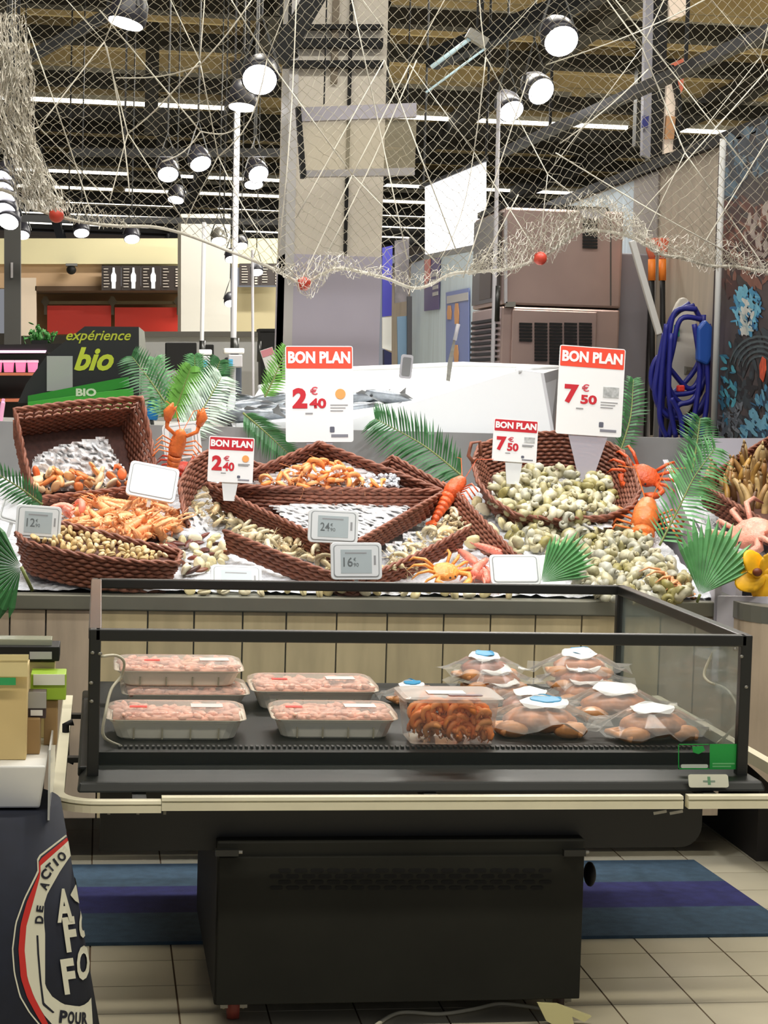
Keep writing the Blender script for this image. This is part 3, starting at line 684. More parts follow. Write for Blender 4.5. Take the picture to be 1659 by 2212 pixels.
# counter spots, hung above the frame on the same rails
for k, (x, y, z, tx, ty) in enumerate(((.1, 4.9, 3.25, .3, 6.3), (.9, 4.9, 3.25, .9, 6.3), (1.7, 4.9, 3.25, 1.6, 6.3), (2.2, 6.2, 3.25, 1.9, 8.2), (1.0, 6.6, 3.3, 1.3, 7.8), (-.4, 6.0, 3.25, .1, 6.8))):
    c = Vector((x, y, z)); d = rayd(0, 0)
    # express as pixel for the same builder
    q = c - CAM; pz = q.dot(FW); spot(829.5 + q.dot(RT) / pz * F, 1106 + q.dot(DN) / pz * F, 60, 0, .2, Y=y, label='spot lamp hung over the fish counter', group='spot lamps over the fish counter', energy=(70, 70, 70, 30, 30, 45)[k], target=(tx, ty, 1.0))
rr = thing('counter_lamp_rail', 'black lamp rail hung over the fish counter', 'rail', (.8, 4.9, 3.5))
MB().bar((-1, 4.95, 3.53), (2.9, 4.95, 3.53), .05).build('beam', darkplastic, rr)
for x in (-.6, 2.5): MB().bar((x, 4.95, 3.53), (x, 4.95, ZC + .3), .015).build('drop_rod', darkplastic, rr)

# ------------------------------------------------------------------ fishing net
netfine = mat('net_twine', (158, 152, 134), .85); netfold = mat('net_folds', (206, 201, 188), .85); netrope = mat('net_rope', (204, 199, 184), .8, var=.1, scale=40)
ropepx = [(-40, 395), (30, 420), (70, 448), (122, 466), (180, 480), (250, 488), (330, 490), (400, 506), (490, 540), (580, 576), (625, 600), (656, 612), (700, 590), (740, 580), (830, 600), (890, 622), (930, 615), (975, 592), (1040, 586), (1100, 580), (1165, 558), (1215, 525), (1255, 500), (1310, 500), (1370, 515), (1430, 550), (1470, 556), (1530, 574), (1590, 576), (1659, 590), (1720, 600)]
def ropey(x):
    for (x0, y0), (x1, y1) in zip(ropepx, ropepx[1:]):
        if x0 <= x <= x1: return y0 + (y1 - y0) * (x - x0) / (x1 - x0)
    return ropepx[0][1] if x < 0 else ropepx[-1][1]
def netY(x, y): return 7.25 + .12 * math.sin(x / 130) + .1 * math.sin(x / 47 + y / 90) + .0006 * (600 - y) * .4
nt = thing('fishing_net', 'draped fishing net with rope hem hung above the fish counter', 'fishing net', P(800, 600, 7.2))
rng = random.Random(21)
NU, NV = 78, 56
nodes = {}
m_ = MB()
for j in range(NV + 1):
    for i in range(NU + 1):
        u = (i + (.5 if j % 2 else 0)) / NU; v = j / NV
        x = -50 + 1770 * u + 10 * math.sin(v * 7 + u * 9) + rng.gauss(0, 1.6)
        yb = ropey(max(-40, min(1720, x)))
        y = yb + (-60 - yb) * v + 12 * math.sin(u * 23) * v * (1 - v) * 3 + rng.gauss(0, 1.6)
        nodes[i, j] = P(x, y, netY(x, y))
for j in range(NV):
    for i in range(NU + 1):
        for di in ((0, 1) if j % 2 else (-1, 0)):
            k = (i + di, j + 1)
            if k in nodes: m_.tube([nodes[i, j], nodes[k]], .0011, 3, cap=False)
m_.build('fine_mesh', netfine, nt, kind='stuff')
hem = smoothpath([P(x, y, netY(x, y) - .01) for x, y in ropepx], 6)
MB().tube(hem, .0062, 7).build('hem_rope', netrope, nt, True)
# coarse rope net over it, knotted diamonds with slack
m_ = MB(); CU, CV = 8, 3
cn = {}
for j in range(CV + 1):
    for i in range(CU + 2):
        x = -80 + (i + (.5 if j % 2 else 0)) * 240 + rng.gauss(0, 34); yb = ropey(max(-40, min(1720, x))); y = yb - 20 + (-90 - yb) * j / CV + rng.gauss(0, 22)
        cn[i, j] = (x, y)
def cord(a, b, r, bow):
    pts = []
    for k in range(7):
        t = k / 6; x = a[0] + (b[0] - a[0]) * t + bow * math.sin(math.pi * t) * .6; y = a[1] + (b[1] - a[1]) * t + abs(bow) * math.sin(math.pi * t)
        pts.append(P(x, y, netY(x, y) - .03))
    m_.tube(pts, r, 5)
for j in range(CV):
    for i in range(CU + 2):
        for di in ((0, 1) if j % 2 else (-1, 0)):
            k = (i + di, j + 1)
            if k in cn and max(cn[k][0], cn[i, j][0]) < 1770: cord(cn[i, j], cn[k], rng.choice((.0018, .0022, .0026)), rng.choice((0, 0, rng.uniform(-30, 30))))
for a, b, bw in (((215, 22), (433, 284), 0), ((544, 0), (430, 142), 4), ((430, 142), (250, 168), 10), ((433, 284), (350, 350), 10), ((433, 284), (520, 270), 12), ((640, 470), (830, 130), 0), ((830, 130), (985, 540), 0), ((1140, 170), (1000, 600), 0), ((900, 130), (700, 560), 6), ((760, 0), (880, 560), 0), ((1659, 150), (1330, 520), 0), ((1330, 0), (1659, 420), 0), ((1200, 330), (1600, 560), 8), ((1659, 300), (1500, 560), 0), ((1210, 310), (1400, 150), 6), ((1120, 420), (1030, 590), 0), ((640, 0), (600, 560), 10), ((1180, 140), (1560, -20), 10), ((60, 60), (200, 470), 10), ((230, 100), (280, 420), 14)):
    cord(a, b, .0026, bw)
m_.build('coarse_ropes', netrope, nt, True, kind='stuff')
# gathered folds at the left and bunched mesh along the hem
def lattice(m_, fn, nu, nv, r, jit):
    nd = {}
    for j in range(nv + 1):
        for i in range(nu + 1):
            x, y, Y = fn((i + (.5 if j % 2 else 0)) / nu, j / nv); nd[i, j] = P(x + rng.gauss(0, jit), y + rng.gauss(0, jit), Y + rng.gauss(0, .02))
    for j in range(nv):
        for i in range(nu + 1):
            for di in ((0, 1) if j % 2 else (-1, 0)):
                if (i + di, j + 1) in nd: m_.tube([nd[i, j], nd[i + di, j + 1]], r, 3, cap=False)
m_ = MB()
def leftfold(k):
    ph = k * 1.7; w = 46 + 14 * math.sin(ph)
    def f(u, v):
        cx = -14 + 10 * math.sin(ph) + 70 * v ** 2.2 + 30 * v * (k % 3) / 3 + 9 * math.sin(v * 9 + ph)
        return cx + (u - .5) * w * (1.1 - .5 * math.sin(v * math.pi)) + 22 * (k % 4), 30 + 60 * (k % 3) + (425 - 60 * (k % 3)) * v, 7.12 + .03 * (k % 4)
    return f
for k in range(8): lattice(m_, leftfold(k), 8, 30, .0013, 2.6)
for x0, x1, up, dn in ((60, 280, 40, 10), (590, 780, 46, 34), (780, 1000, 30, 12), (1010, 1420, 90, 12), (1010, 1420, 60, 26), (1180, 1420, 70, 4), (1400, 1660, 60, 8), (1400, 1660, 34, 20), (640, 740, 30, 44)):
    def f(u, v, x0=x0, x1=x1, up=up, dn=dn):
        x = x0 + (x1 - x0) * u; y = ropey(x); e = max(0, math.sin(math.pi * min(1, u))) ** .5
        return x, y - up * e * v + dn * e * (1 - v) * (.6 + .4 * math.sin(x / 17)), netY(x, y) - .03 + .04 * math.sin(x / 21 + up)
    lattice(m_, f, int((x1 - x0) / 9), max(5, (up + dn) // 9), .0011, 3.0)
m_.build('gathered_folds', netfold, nt, kind='stuff')
flm = mat('float_red', (200, 70, 52), .4, var=.12, scale=20); 
for x, y, r_, lb in ((122, 465, 16, 'red net float at the left of the hem rope'), (657, 613, 15, 'dark red net float in front of the column'), (1167, 558, 15, 'red net float in front of the ice machine')):
    Y = netY(x, y) - .03; c = P(x, y, Y); q = thing('net_float', lb, 'float', c)
    rr_ = r_ * Y / F; MB().ell(c, (rr_, rr_, rr_), 16, 12).build('ball', flm, q, True); MB().tube([c + Vector((-rr_ * 1.05, 0, .002)), c + Vector((rr_ * 1.05, 0, -.002))], rr_ * .22, 8).build('eyelet', netrope, q, True)

# ------------------------------------------------------------------ fish counter
plankm = mat('plank_film', (198, 180, 138), .5, var=.16, scale=7, stretch=(3, 1, .5), objvar=.08, detail=6)
plankp = mat('plank_film_rosy', (184, 166, 142), .5, var=.16, scale=7, stretch=(3, 1, .5), objvar=.1, detail=6)
CFY = 5.74; ZL = P(800, 1285, CFY).z; ZL = .80
XR = P(1566, 1300, CFY).x
fc = thing('fish_counter', 'long fish counter with wood plank front and grey metal ledge', 'counter', (.8, 6.3, 0))
MB().bb((-.9, CFY + .02, .13), (XR, 7.0, .66)).build('body', mat('counter_core', (52, 46, 40), .7), fc)
MB().bb((-.9, CFY - .012, ZL - .045), (XR, CFY + .05, ZL)).build('ledge', mat('ledge_steel', (128, 126, 112), .4, .5, var=.08, scale=9), fc, bevel=.004)
MB().bb((-.9, 6.98, .3), (XR + .3, 7.02, P(900, 932, 7.0).z)).build('back_panel', mat('back_steel', (150, 150, 148), .4, .35, var=.1, scale=4), fc)
MB().hexa([(-.9, CFY + .03, .60), (XR, CFY + .03, .60), (XR, 6.99, .60), (-.9, 6.99, .60), (-.9, CFY + .03, SZ0 - .04), (XR, CFY + .03, SZ0 - .04), (XR, 6.99, sz(6.99) - .04), (-.9, 6.99, sz(6.99) - .04)]).build('sloping_bed', mat('bed_grey', (150, 150, 150), .5), fc)
jx = [-70, 20, 98, 214, 318, 418, 523, 617, 726, 835, 957, 1058, 1155, 1255, 1330, 1425, 1500, 1566]
for a, b in zip(jx, jx[1:]):
    x0 = P(a, 1400, CFY).x + .0022; x1 = P(b, 1400, CFY).x - .0022
    MB().bb((x0, CFY, .135), (x1, CFY + .02, ZL - .047)).build('plank', plankp if b <= 214 or a > 1400 else plankm, fc, bevel=.0015)
for x in (-.5, .35, 1.55): MB().tube([(x, 6.1, 0), (x, 6.1, .14)], .03, 12).build('foot', mat('foot_tan', (150, 130, 100), .6), fc, True)
# right counter, stepped forward with a rounded corner
rc = thing('corner_counter', 'stepped forward end counter with rounded plank film base', 'counter', (2.2, 6.0, 0))
Z2 = P(1650, 1318, 5.42).z
def corner(z0, z1, r0, x0=XR + .005, x1=2.715, yf=5.42, yb=7.3, n=8):
    pl = [(x1, yf)]; 
    for k in range(n + 1):
        a = R(90 * k / n); pl.append((x0 + r0 - r0 * math.sin(a), yf + r0 - r0 * math.cos(a)))
    pl += [(x0, yb), (x1, yb)]
    return pl
def cprism(z0, z1, r0, **k):
    return MB().prism([Vector((x, y, z0)) for x, y in corner(z0, z1, r0, **k)][::-1], (0, 0, z1 - z0))
cprism(.36, Z2 - .05, .2, yb=6.0).build('front_skin', plankp, rc); cprism(Z2 - .05, Z2, .205, x0=XR + .002, yb=6.0).build('ledge', mat('ledge_steel2', (122, 122, 112), .4, .4), rc)
# skin with curved lower hem
m_ = MB(); base = corner(0, 0, .2, yb=6.0)[:-1]
cum = [0]
for k in range(1, len(base)): cum.append(cum[-1] + math.dist(base[k], base[k - 1]))
def hemz(x): 
    t = max(0, min(1, (x - (XR - .0)) / .38)); return .36 - .24 * math.sin(t * math.pi / 2)
top = [Vector((x - .002, y - .002, .365)) for x, y in base]; bot = [Vector((x - .002, y - .002, hemz(x))) for x, y in base]
n = len(base); m_.add(top + bot, [(i, i + 1, n + i + 1, n + i) for i in range(n - 1)]); m_.build('skirt', plankp, rc)
MB().bb((XR + .12, 5.7, 0), (2.71, 7.2, .36)).build('plinth', mat('plinth_dark', (40, 36, 34), .7), rc)
lil = mat('trough_lilac', (196, 192, 200), .45); 
# troughs of the end counter
MB().bb((XR + .01, 5.62, Z2 - .1), (2.715, 7.3, Z2 - .01)).build('bed', lightgrey, rc)
def wallpx(name, p0, p1, h0, h1, t=.02, m=lil):
    a = Vector(p0); b = Vector(p1); d = (b - a).normalized(); s_ = Vector((-d.y, d.x, 0)).normalized() * t
    return MB().hexa([a - Vector((0, 0, h0)), a + s_ - Vector((0, 0, h0)), b + s_ - Vector((0, 0, h1)), b - Vector((0, 0, h1)), a, a + s_, b + s_, b]).build(name, m, rc)
wallpx('trough_side', P(1412, 947, 7.25), P(1545, 1262, 5.72), .35, .3); wallpx('trough_back', P(1412, 947, 7.25), P(1760, 947, 7.25), .25, .25, .025); wallpx('trough_divider', P(1500, 1120, 6.35), P(1590, 1262, 5.75), .2, .2)
wallpx('front_lip', P(1550, 1288, 5.7), P(1760, 1290, 5.5), .1, .1)

# crushed ice
icem = mat('crushed_ice', (206, 208, 212), .25, var=.12, scale=60, bump=.6, bscale=90)
rng = random.Random(2)
def icefn(u, v):
    x = -.6 + u * (XR + .58); y = CFY + .045 + v * 1.24
    return Vector((x, y, sz(y) - .006 + .008 * math.sin(x * 23) * math.sin(y * 31) + rng.uniform(0, .008)))
ice = MB().grid(icefn, 150, 90).build('crushed_ice', icem, None, False); tag(ice, 'bed of crushed ice on the sloping fish counter', 'ice', kind='stuff')
def icefn2(u, v):
    a = P(1440 + u * 280, 1, 6).x; y = 5.66 + v * 1.5; x = XR + .06 + u * .78
    return Vector((x, y, Z2 + (y - 5.6) * .17 + .01 * math.sin(x * 20) * math.sin(y * 17) + rng.uniform(0, .01)))
ice = MB().grid(icefn2, 60, 60).build('crushed_ice', icem); tag(ice, 'bed of crushed ice in the troughs of the end counter', 'ice', kind='stuff')

# ------------------------------------------------------------------ big white fish tray behind
tubm = mat('tub_white', (232, 234, 234), .35)
TY0, TY1 = 7.06, 8.4
tb = thing('fish_tray', 'large white moulded fish tray with a raised right end', 'tray', P(980, 930, 7.06))
zb = P(980, 931, TY0).z
fpx = [(510, 930), (1190, 931), (1168, 806), (1120, 800), (900, 868), (765, 905), (510, 915)]
MB().prism([P(x, y, TY0) for x, y in fpx], (0, .02, 0)).build('front_wall', tubm, tb)
fw = [P(x, y, TY0) for x, y in fpx]
xl = fw[0].x; xrr = fw[1].x
MB().hexa([fw[0] + Vector((0, 0, -.01)), fw[1] + Vector((0, 0, -.01)), Vector((xrr + .12, TY1, zb - .01)), Vector((xl, TY1, zb - .01)), fw[0], fw[1], Vector((xrr + .12, TY1, zb + .06)), Vector((xl, TY1, zb + .06))]).build('base', tubm, tb)
# sloping inner floor rising to the right
bl = Vector((xl, TY1, P(560, 800, TY1).z)); br = P(1205, 796, TY1 - .1)
inn = [fw[5] + Vector((0, .02, -.005)), fw[4] + Vector((0, .02, -.005)), fw[3] + Vector((0, .02, -.01)), br, P(1000, 790, TY1), P(760, 800, TY1), P(560, 840, TY1 - .2), fw[6] + Vector((0, .02, -.01))]
MB().poly(inn).build('inner_floor', tubm, tb)
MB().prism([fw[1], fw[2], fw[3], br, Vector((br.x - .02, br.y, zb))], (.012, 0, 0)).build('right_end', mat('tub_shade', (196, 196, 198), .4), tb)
MB().tube([fw[3], br, P(1000, 788, TY1), P(760, 798, TY1), P(560, 838, TY1 - .2)], .014, 8).build('rolled_edge', tubm, tb, True)
MB().bb((xl + .05, 7.15, 0), (xrr, 8.3, zb - .012)).build('stand', mat('stand_grey', (150, 150, 150), .5), tb)
# small price holder and knife plate on it
t = thing('tag_back', 'small grey price tag seen from behind on the white tray', 'price tag', P(876, 820, 8.0)); f_ = Frame(877, 792, 7.9, 6)
m_ = MB(); f_.rect(m_, -13, -26, 13, 26, 0, .012, 5); m_.build('casing', lightgrey, t); m_ = MB(); f_.rect(m_, -9, -20, 9, 20, .012, .015, 3); m_.build('back_plate', midgrey, t)
t = thing('filleting_blade', 'thin grey blade standing upright in the white tray', 'knife', P(968, 825, 7.9)); MB().prism([P(x, y, 7.9) for x, y in ((964, 822), (972, 824), (984, 735), (980, 732), (968, 780))], (0, .006, 0)).build('blade', steel, t); MB().tube([P(982, 735, 7.903), P(990, 700, 7.903)], .008, 8).build('handle', lightgrey, t, True)
# silver fish on the left of the tray
fishm = mat('silver_fish', (150, 156, 162), .25, .4, var=.35, scale=30); 
def fish(L=.26):
    t = thing('whole_fish', 'silver whole fish lying on ice behind the palm leaves', 'fish', group='silver fish in the white tray')
    m_ = MB(); n = 12; pts = []; vs = []
    for k in range(n):
        u = k / (n - 1); h = .034 * math.sin(math.pi * min(1, u * 1.02 + .03)) ** .8 * (1 if u < .5 else 1 - .35 * (u - .5) * 2) + .006; 
        for q in range(8): a = 2 * math.pi * q / 8; vs.append(Vector((-L / 2 + u * L * .86, .018 * math.cos(a) * (h / .034), h * math.sin(a))))
    m_.add(vs, [(i * 8 + j, i * 8 + (j + 1) % 8, (i + 1) * 8 + (j + 1) % 8, (i + 1) * 8 + j) for i in range(n - 1) for j in range(8)] + [tuple(range(8))[::-1]]); m_.build('body', fishm, t, True)
    MB().prism([(L * .35, 0, .004), (L * .5, 0, .045), (L * .46, 0, 0), (L * .5, 0, -.045), (L * .35, 0, -.004)], (0, .003, 0)).build('tail_fin', midgrey, t); MB().prism([(-.02, 0, .03), (.01, 0, .055), (.05, 0, .03)], (0, .002, 0)).build('dorsal_fin', midgrey, t)
    MB().ell((-L * .42, -.016, .006), (.006, .004, .006), 8, 6).build('eye', ink, t, True)
    return t
fk = Kind(fish()); rng = random.Random(9)
for x, y, Y in ((600, 905, 7.2), (560, 895, 7.3), (640, 880, 7.5), (590, 870, 7.6), (560, 885, 7.45), (540, 905, 7.15), (860, 872, 7.3), (790, 890, 7.2), (770, 870, 7.5), (520, 870, 7.7), (810, 868, 7.55)):
    fk.put(TRS(P(x, y, Y) + Vector((0, 0, .015)), (R(62) + rng.uniform(-.2, .2), rng.uniform(-.25, .25), rng.uniform(-.6, .6))))
# left end white boxes near the fish
for x, y, Y, w, h, c, lb in ((498, 880, 7.3, 16, 60, (220, 222, 222), 'white upright plastic handle beside the fish'), (330, 885, 7.4, 26, 44, (40, 140, 220), 'bright blue plastic pouch behind the wicker basket'), (4, 890, 7.3, 10, 55, (240, 170, 205), 'pink plastic strip at the far left of the counter')):
    t = thing('plastic_piece', lb, 'plastic piece', P(x, y + h / 2, Y)); f_ = Frame(x, y, Y, 8)
    m_ = MB(); f_.rect(m_, -w / 2, -h / 2, w / 2, h / 2 - 4, 0, .03, 4); m_.build('body', mat('plastic_%d' % x, c, .35), t, bevel=.006); m_ = MB(); f_.rect(m_, -w / 3, h / 2 - 6, w / 3, h / 2 + 2, .006, .024, 2); m_.build('top', mat('plastic_%d' % x, c, .35), t)
    MB().bar(f_.pt(0, -h / 2, .015), Vector((f_.pt(0, 0).x, Y, 1.265)), .012).build('support', midgrey, t)
t = thing('prep_table', 'grey steel prep table behind the tipped basket', 'table', (.1, 7.5, 0))
MB().bb((-.5, 7.06, 1.235), (xl - .02, 8.1, 1.265)).build('table_top', steel, t, bevel=.004)
for lx in (-.4, xl - .08):
    for ly in (7.12, 8.0): MB().bb((lx, ly, 0), (lx + .04, ly + .04, 1.235)).build('leg', steel, t)
t = thing('leaning_flyer', 'small leaning price card with pink header by the till', 'price card', P(585, 830, 10)); f_ = Frame(584, 782, 10, -18)
m_ = MB(); f_.rect(m_, -14, -30, 14, 30, 0, .006); m_.build('card', paper, t); m_ = MB(); f_.rect(m_, -13, 14, 13, 29, .006, .008); m_.build('header', mat('flyer_pink', (226, 150, 160), .5), t); MB().bar(f_.pt(0, -28, 0), Vector((f_.pt(0, 0).x, 10, 0)), .01).build('stake', lightgrey, t)
# ------------------------------------------------------------------ baskets
def resample(pts, sp, closed):
    pts = pts + [pts[0]] if closed else pts; out = []
    for a, b in zip(pts, pts[1:]):
        n = max(1, round((b - a).length / sp))
        for k in range(n): out.append(a.lerp(b, k / n))
    if not closed: out.append(pts[-1])
    return out
def basket(label, rimpx, h, shrink=.86, closed=True, floor=True, handle=None, gaps=0, lift=None, rows=None, name='wicker_basket'):
    rim = [S(*p) for p in rimpx] if rimpx[0][2] < 2 else [P(*p) for p in rimpx]
    c, n = planefit(rim)
    base = [c + (p - c) * shrink - n * h for p in rim]
    t = thing(name, label, 'basket', sum(base, Vector()) / len(base))
    sp = .018
    R1 = resample(rim, sp, closed)
    B1 = [c + (p - c) * shrink - n * h for p in R1]; K = len(R1)
    def outw(i):
        a = R1[i - 1 if (closed or i) else 0]; b = R1[(i + 1) % K if closed else min(i + 1, K - 1)]
        o = (b - a).cross(n)
        if o.length < 1e-9: return Vector((0, 0, 1))
        o.normalize(); return o if o.dot(R1[i] - c) > 0 else -o
    O = [outw(i) for i in range(K)]
    m_ = MB(); rows = rows or max(5, int(h / .012))
    for q in range(rows):
        tt = (q + .5) / rows
        if gaps and tt > .62 and tt < .9 and q % 2: continue
        m_.tube([B1[i].lerp(R1[i], tt) + O[i] * (.0035 if (i + q) % 2 else -.0035) for i in range(K)], h / rows * .56, 4, closed=closed, cap=False)
    m_.build('weave', wicker, t, True, kind='stuff')
    m_ = MB()
    for i in range(0, K, 2): m_.tube([B1[i], R1[i]], .0028, 4, cap=False)
    m_.build('stakes', wickerback, t, kind='stuff')
    if not gaps:
        m_ = MB(); m_.add(B1 + R1, [(i, (i + 1) % K, K + (i + 1) % K, K + i) for i in range(K if closed else K - 1)]); m_.build('lining', wickerback, t)
    else:
        T1 = [B1[i].lerp(R1[i], .62) for i in range(K)]; m_ = MB(); m_.add(B1 + T1, [(i, (i + 1) % K, K + (i + 1) % K, K + i) for i in range(K)]); m_.build('lining', wickerback, t)
    m_ = MB()
    for ph in (0, math.pi):
        pts = []
        for i in range(K):
            for s_ in (0, .5):
                p = R1[i].lerp(R1[(i + 1) % K if closed else min(i + 1, K - 1)], s_); a = (i + s_) * 1.5 + ph
                pts.append(p + O[i] * (.004 * math.cos(a)) + n * (.004 * math.sin(a)))
        m_.tube(pts, .0052, 5, closed=closed)
    m_.build('braided_rim', wicker, t, True)
    if floor: MB().poly([p + n * .004 for p in base]).build('base', wickerback, t)
    for (hx, hy, ho, w) in (handle or []):
        q = S(hx, hy, ho); MB().tube([q + Vector((-w * .2, 0, -.03)), q + Vector((-w, 0, .0)), q + Vector((-w * .7, 0, .045)), q + Vector((w * .3, 0, .05)), q + Vector((w * .5, .01, .0))], .007, 7).build('handle', wicker, t, True)
    return (c, n, rim, t)
def shift(pl, d): return (pl[0] + pl[1] * d, pl[1])
def foilsheet(label, pxs, pl, amp=.014, seed=1, nu=34):
    rg = random.Random(seed); x0 = min(p[0] for p in pxs); x1 = max(p[0] for p in pxs); y0 = min(p[1] for p in pxs); y1 = max(p[1] for p in pxs)
    nx = nu; ny = max(8, int(nu * .6)); vs = {}; m_ = MB(); idx = {}
    for j in range(ny + 1):
        for i in range(nx + 1):
            x = x0 + (x1 - x0) * i / nx; y = y0 + (y1 - y0) * j / ny
            if inside(x, y, pxs): idx[i, j] = len(m_.v); m_.v.append(tuple(HIT(x + rg.uniform(-2, 2), y, shift(pl, rg.uniform(-amp, amp)))))
    for j in range(ny):
        for i in range(nx):
            q = [(i, j), (i + 1, j), (i + 1, j + 1), (i, j + 1)]
            if all(k in idx for k in q): a = [idx[k] for k in q]; m_.f += [(a[0], a[1], a[2]), (a[0], a[2], a[3])]
    o = m_.build('foil_sheet', foil); return tag(o, label, 'foil')

b1 = basket('tall rectangular wicker basket tipped forward with foil and scallops', [(32, 884, .34), (170, 868, .35), (306, 858, .36), (326, 950, .22), (342, 1046, .1), (210, 1062, .09), (76, 1076, .08), (52, 980, .2)], .17, .86, gaps=1)
b2 = basket('long oval wicker basket heaped with cockles at the counter edge', [(36, 1152, .13), (70, 1134, .13), (130, 1128, .13), (200, 1145, .12), (290, 1168, .1), (392, 1192, .08), (386, 1216, .08), (300, 1214, .1), (220, 1206, .11), (140, 1192, .12), (60, 1172, .125)], .105, .86)
b3 = basket('three cornered wicker basket of orange prawns below the large 2,40 sign', [(690, 956, .24), (466, 1050, .13), (710, 1056, .12), (956, 1060, .13)], .085, .92)
b4 = basket('three cornered wicker basket lined with bare foil, tag 24 on it', [(448, 1046, .125), (702, 1062, .11), (960, 1062, .125), (745, 1186, .10)], .075, .92)
b5 = basket('low wicker basket front of grey shrimp behind the tag 16', [(483, 1146, .10), (620, 1203, .075), (765, 1258, .045), (900, 1198, .075), (1012, 1140, .10)], .07, .95, closed=False, floor=False)
b6 = basket('wide curved wicker tray wrapping around the prawn and foil baskets', [(398, 1112, .09), (388, 1045, .16), (412, 1000, .2), (450, 974, .22), (505, 985, .2), (590, 1014, .14), (700, 1004, .14), (810, 1016, .14), (848, 986, .19), (985, 1062, .13), (1050, 1130, .09), (1112, 1197, .05)], .1, .94, closed=False, floor=False)
rim7 = [(1022, 1000), (1035, 962), (1090, 943), (1150, 936), (1220, 934), (1290, 944), (1345, 974), (1372, 1020), (1382, 1062), (1366, 1095), (1310, 1116), (1200, 1122), (1115, 1112), (1066, 1080), (1032, 1040)]
b7 = basket('round wicker basket full of whelks with 7,50 signs', [(x, y, .23 - (y - 934) / 188 * .16) for x, y in rim7], .11, .8, handle=[(1030, 985, .2, .03)])
b9 = basket('wicker basket of brown razor clams on the end counter', [(1512, 1042, 6.5), (1590, 990, 6.75), (1720, 910, 7.1), (1790, 1000, 6.6), (1760, 1165, 5.95), (1660, 1130, 6.05), (1580, 1085, 6.25)], .09, .93)

# ------------------------------------------------------------------ seafood kinds
whm = mat('whelk_shell', (196, 190, 160), .38, var=.28, scale=60, pal=[(146, 136, 74), (206, 198, 164), (184, 182, 166), (160, 150, 92), (218, 210, 184)])
def whelk_mesh(turns=3.0):
    m_ = MB(); nt_, nr = 36, 8; vs = []
    for i in range(nt_ + 1):
        th = turns * 2 * math.pi * i / nt_; k = math.exp(.17 * (th - turns * 2 * math.pi)); k = max(k, .03)
        for j in range(nr):
            a = 2 * math.pi * j / nr; rad = .0125 * k * (1.0 + .25 * (math.cos(a) > .5))
            rr_ = .0125 * k + rad * math.cos(a); z = .036 * (1 - k) + rad * 1.3 * math.sin(a)
            vs.append((rr_ * math.cos(th), rr_ * math.sin(th), z))
    m_.add(vs, [(i * nr + j, i * nr + (j + 1) % nr, (i + 1) * nr + (j + 1) % nr, (i + 1) * nr + j) for i in range(nt_) for j in range(nr)])
    e = nt_ * nr; cx = sum(v[0] for v in vs[-nr:]) / nr; cy = sum(v[1] for v in vs[-nr:]) / nr; cz = sum(v[2] for v in vs[-nr:]) / nr
    m_.v.append((cx, cy, cz)); ci = len(m_.v) - 1
    for j in range(nr): m_.f.append((e + j, e + (j + 1) % nr, ci))
    return m_
wk = Kind(tag(whelk_mesh().build('whelk', whm, None, True), 'whelk', 'whelk'))
def rnd3(r, a=3.14): return (r.uniform(-a, a), r.uniform(-a, a), r.uniform(-3.14, 3.14))
rng = random.Random(31)
pl7 = shift(b7[:2], -.035)
for x, y in scatter([(1062, 1040), (1090, 1028), (1130, 1012), (1180, 1014), (1250, 1030), (1312, 1040), (1322, 1112), (1200, 1122), (1110, 1112), (1072, 1085)], 15, 9, 150, rng):
    bump_ = .03 * max(0, 1 - ((x - 1190) / 150) ** 2)
    wk.put(TRS(HIT(x, y, shift(pl7, bump_)), rnd3(rng), rng.uniform(1.05, 1.45)), 'pale olive whelk piled in the round wicker basket', 'whelks in the round basket')
foilsheet('foil lining under the whelks in the round basket', [(1055, 1035), (1160, 1010), (1320, 1030), (1330, 1115), (1200, 1125), (1090, 1112), (1064, 1080)], shift(pl7, -.012), .008, 3)
foilsheet('crumpled foil edge sticking out below the round whelk basket', [(1230, 1112), (1325, 1108), (1330, 1140), (1280, 1150), (1232, 1140)], (S(1280, 1125, .05), Vector((0, -.35, 1)).normalized()), .012, 4, 14)
rng = random.Random(32)
spl = (S(1200, 1200, .012), Vector((0, -SK, 1)).normalized())
for x, y in scatter([(1085, 1125), (1230, 1130), (1320, 1128), (1395, 1170), (1440, 1215), (1478, 1240), (1482, 1290), (1290, 1290), (1180, 1180), (1110, 1180)], 15, 9, 190, rng):
    wk.put(TRS(HIT(x, y, shift(spl, rng.uniform(0, .028))), rnd3(rng), rng.uniform(1.0, 1.4)), 'whelk spilled over the ice below the round basket', 'whelks spilled on the ice')

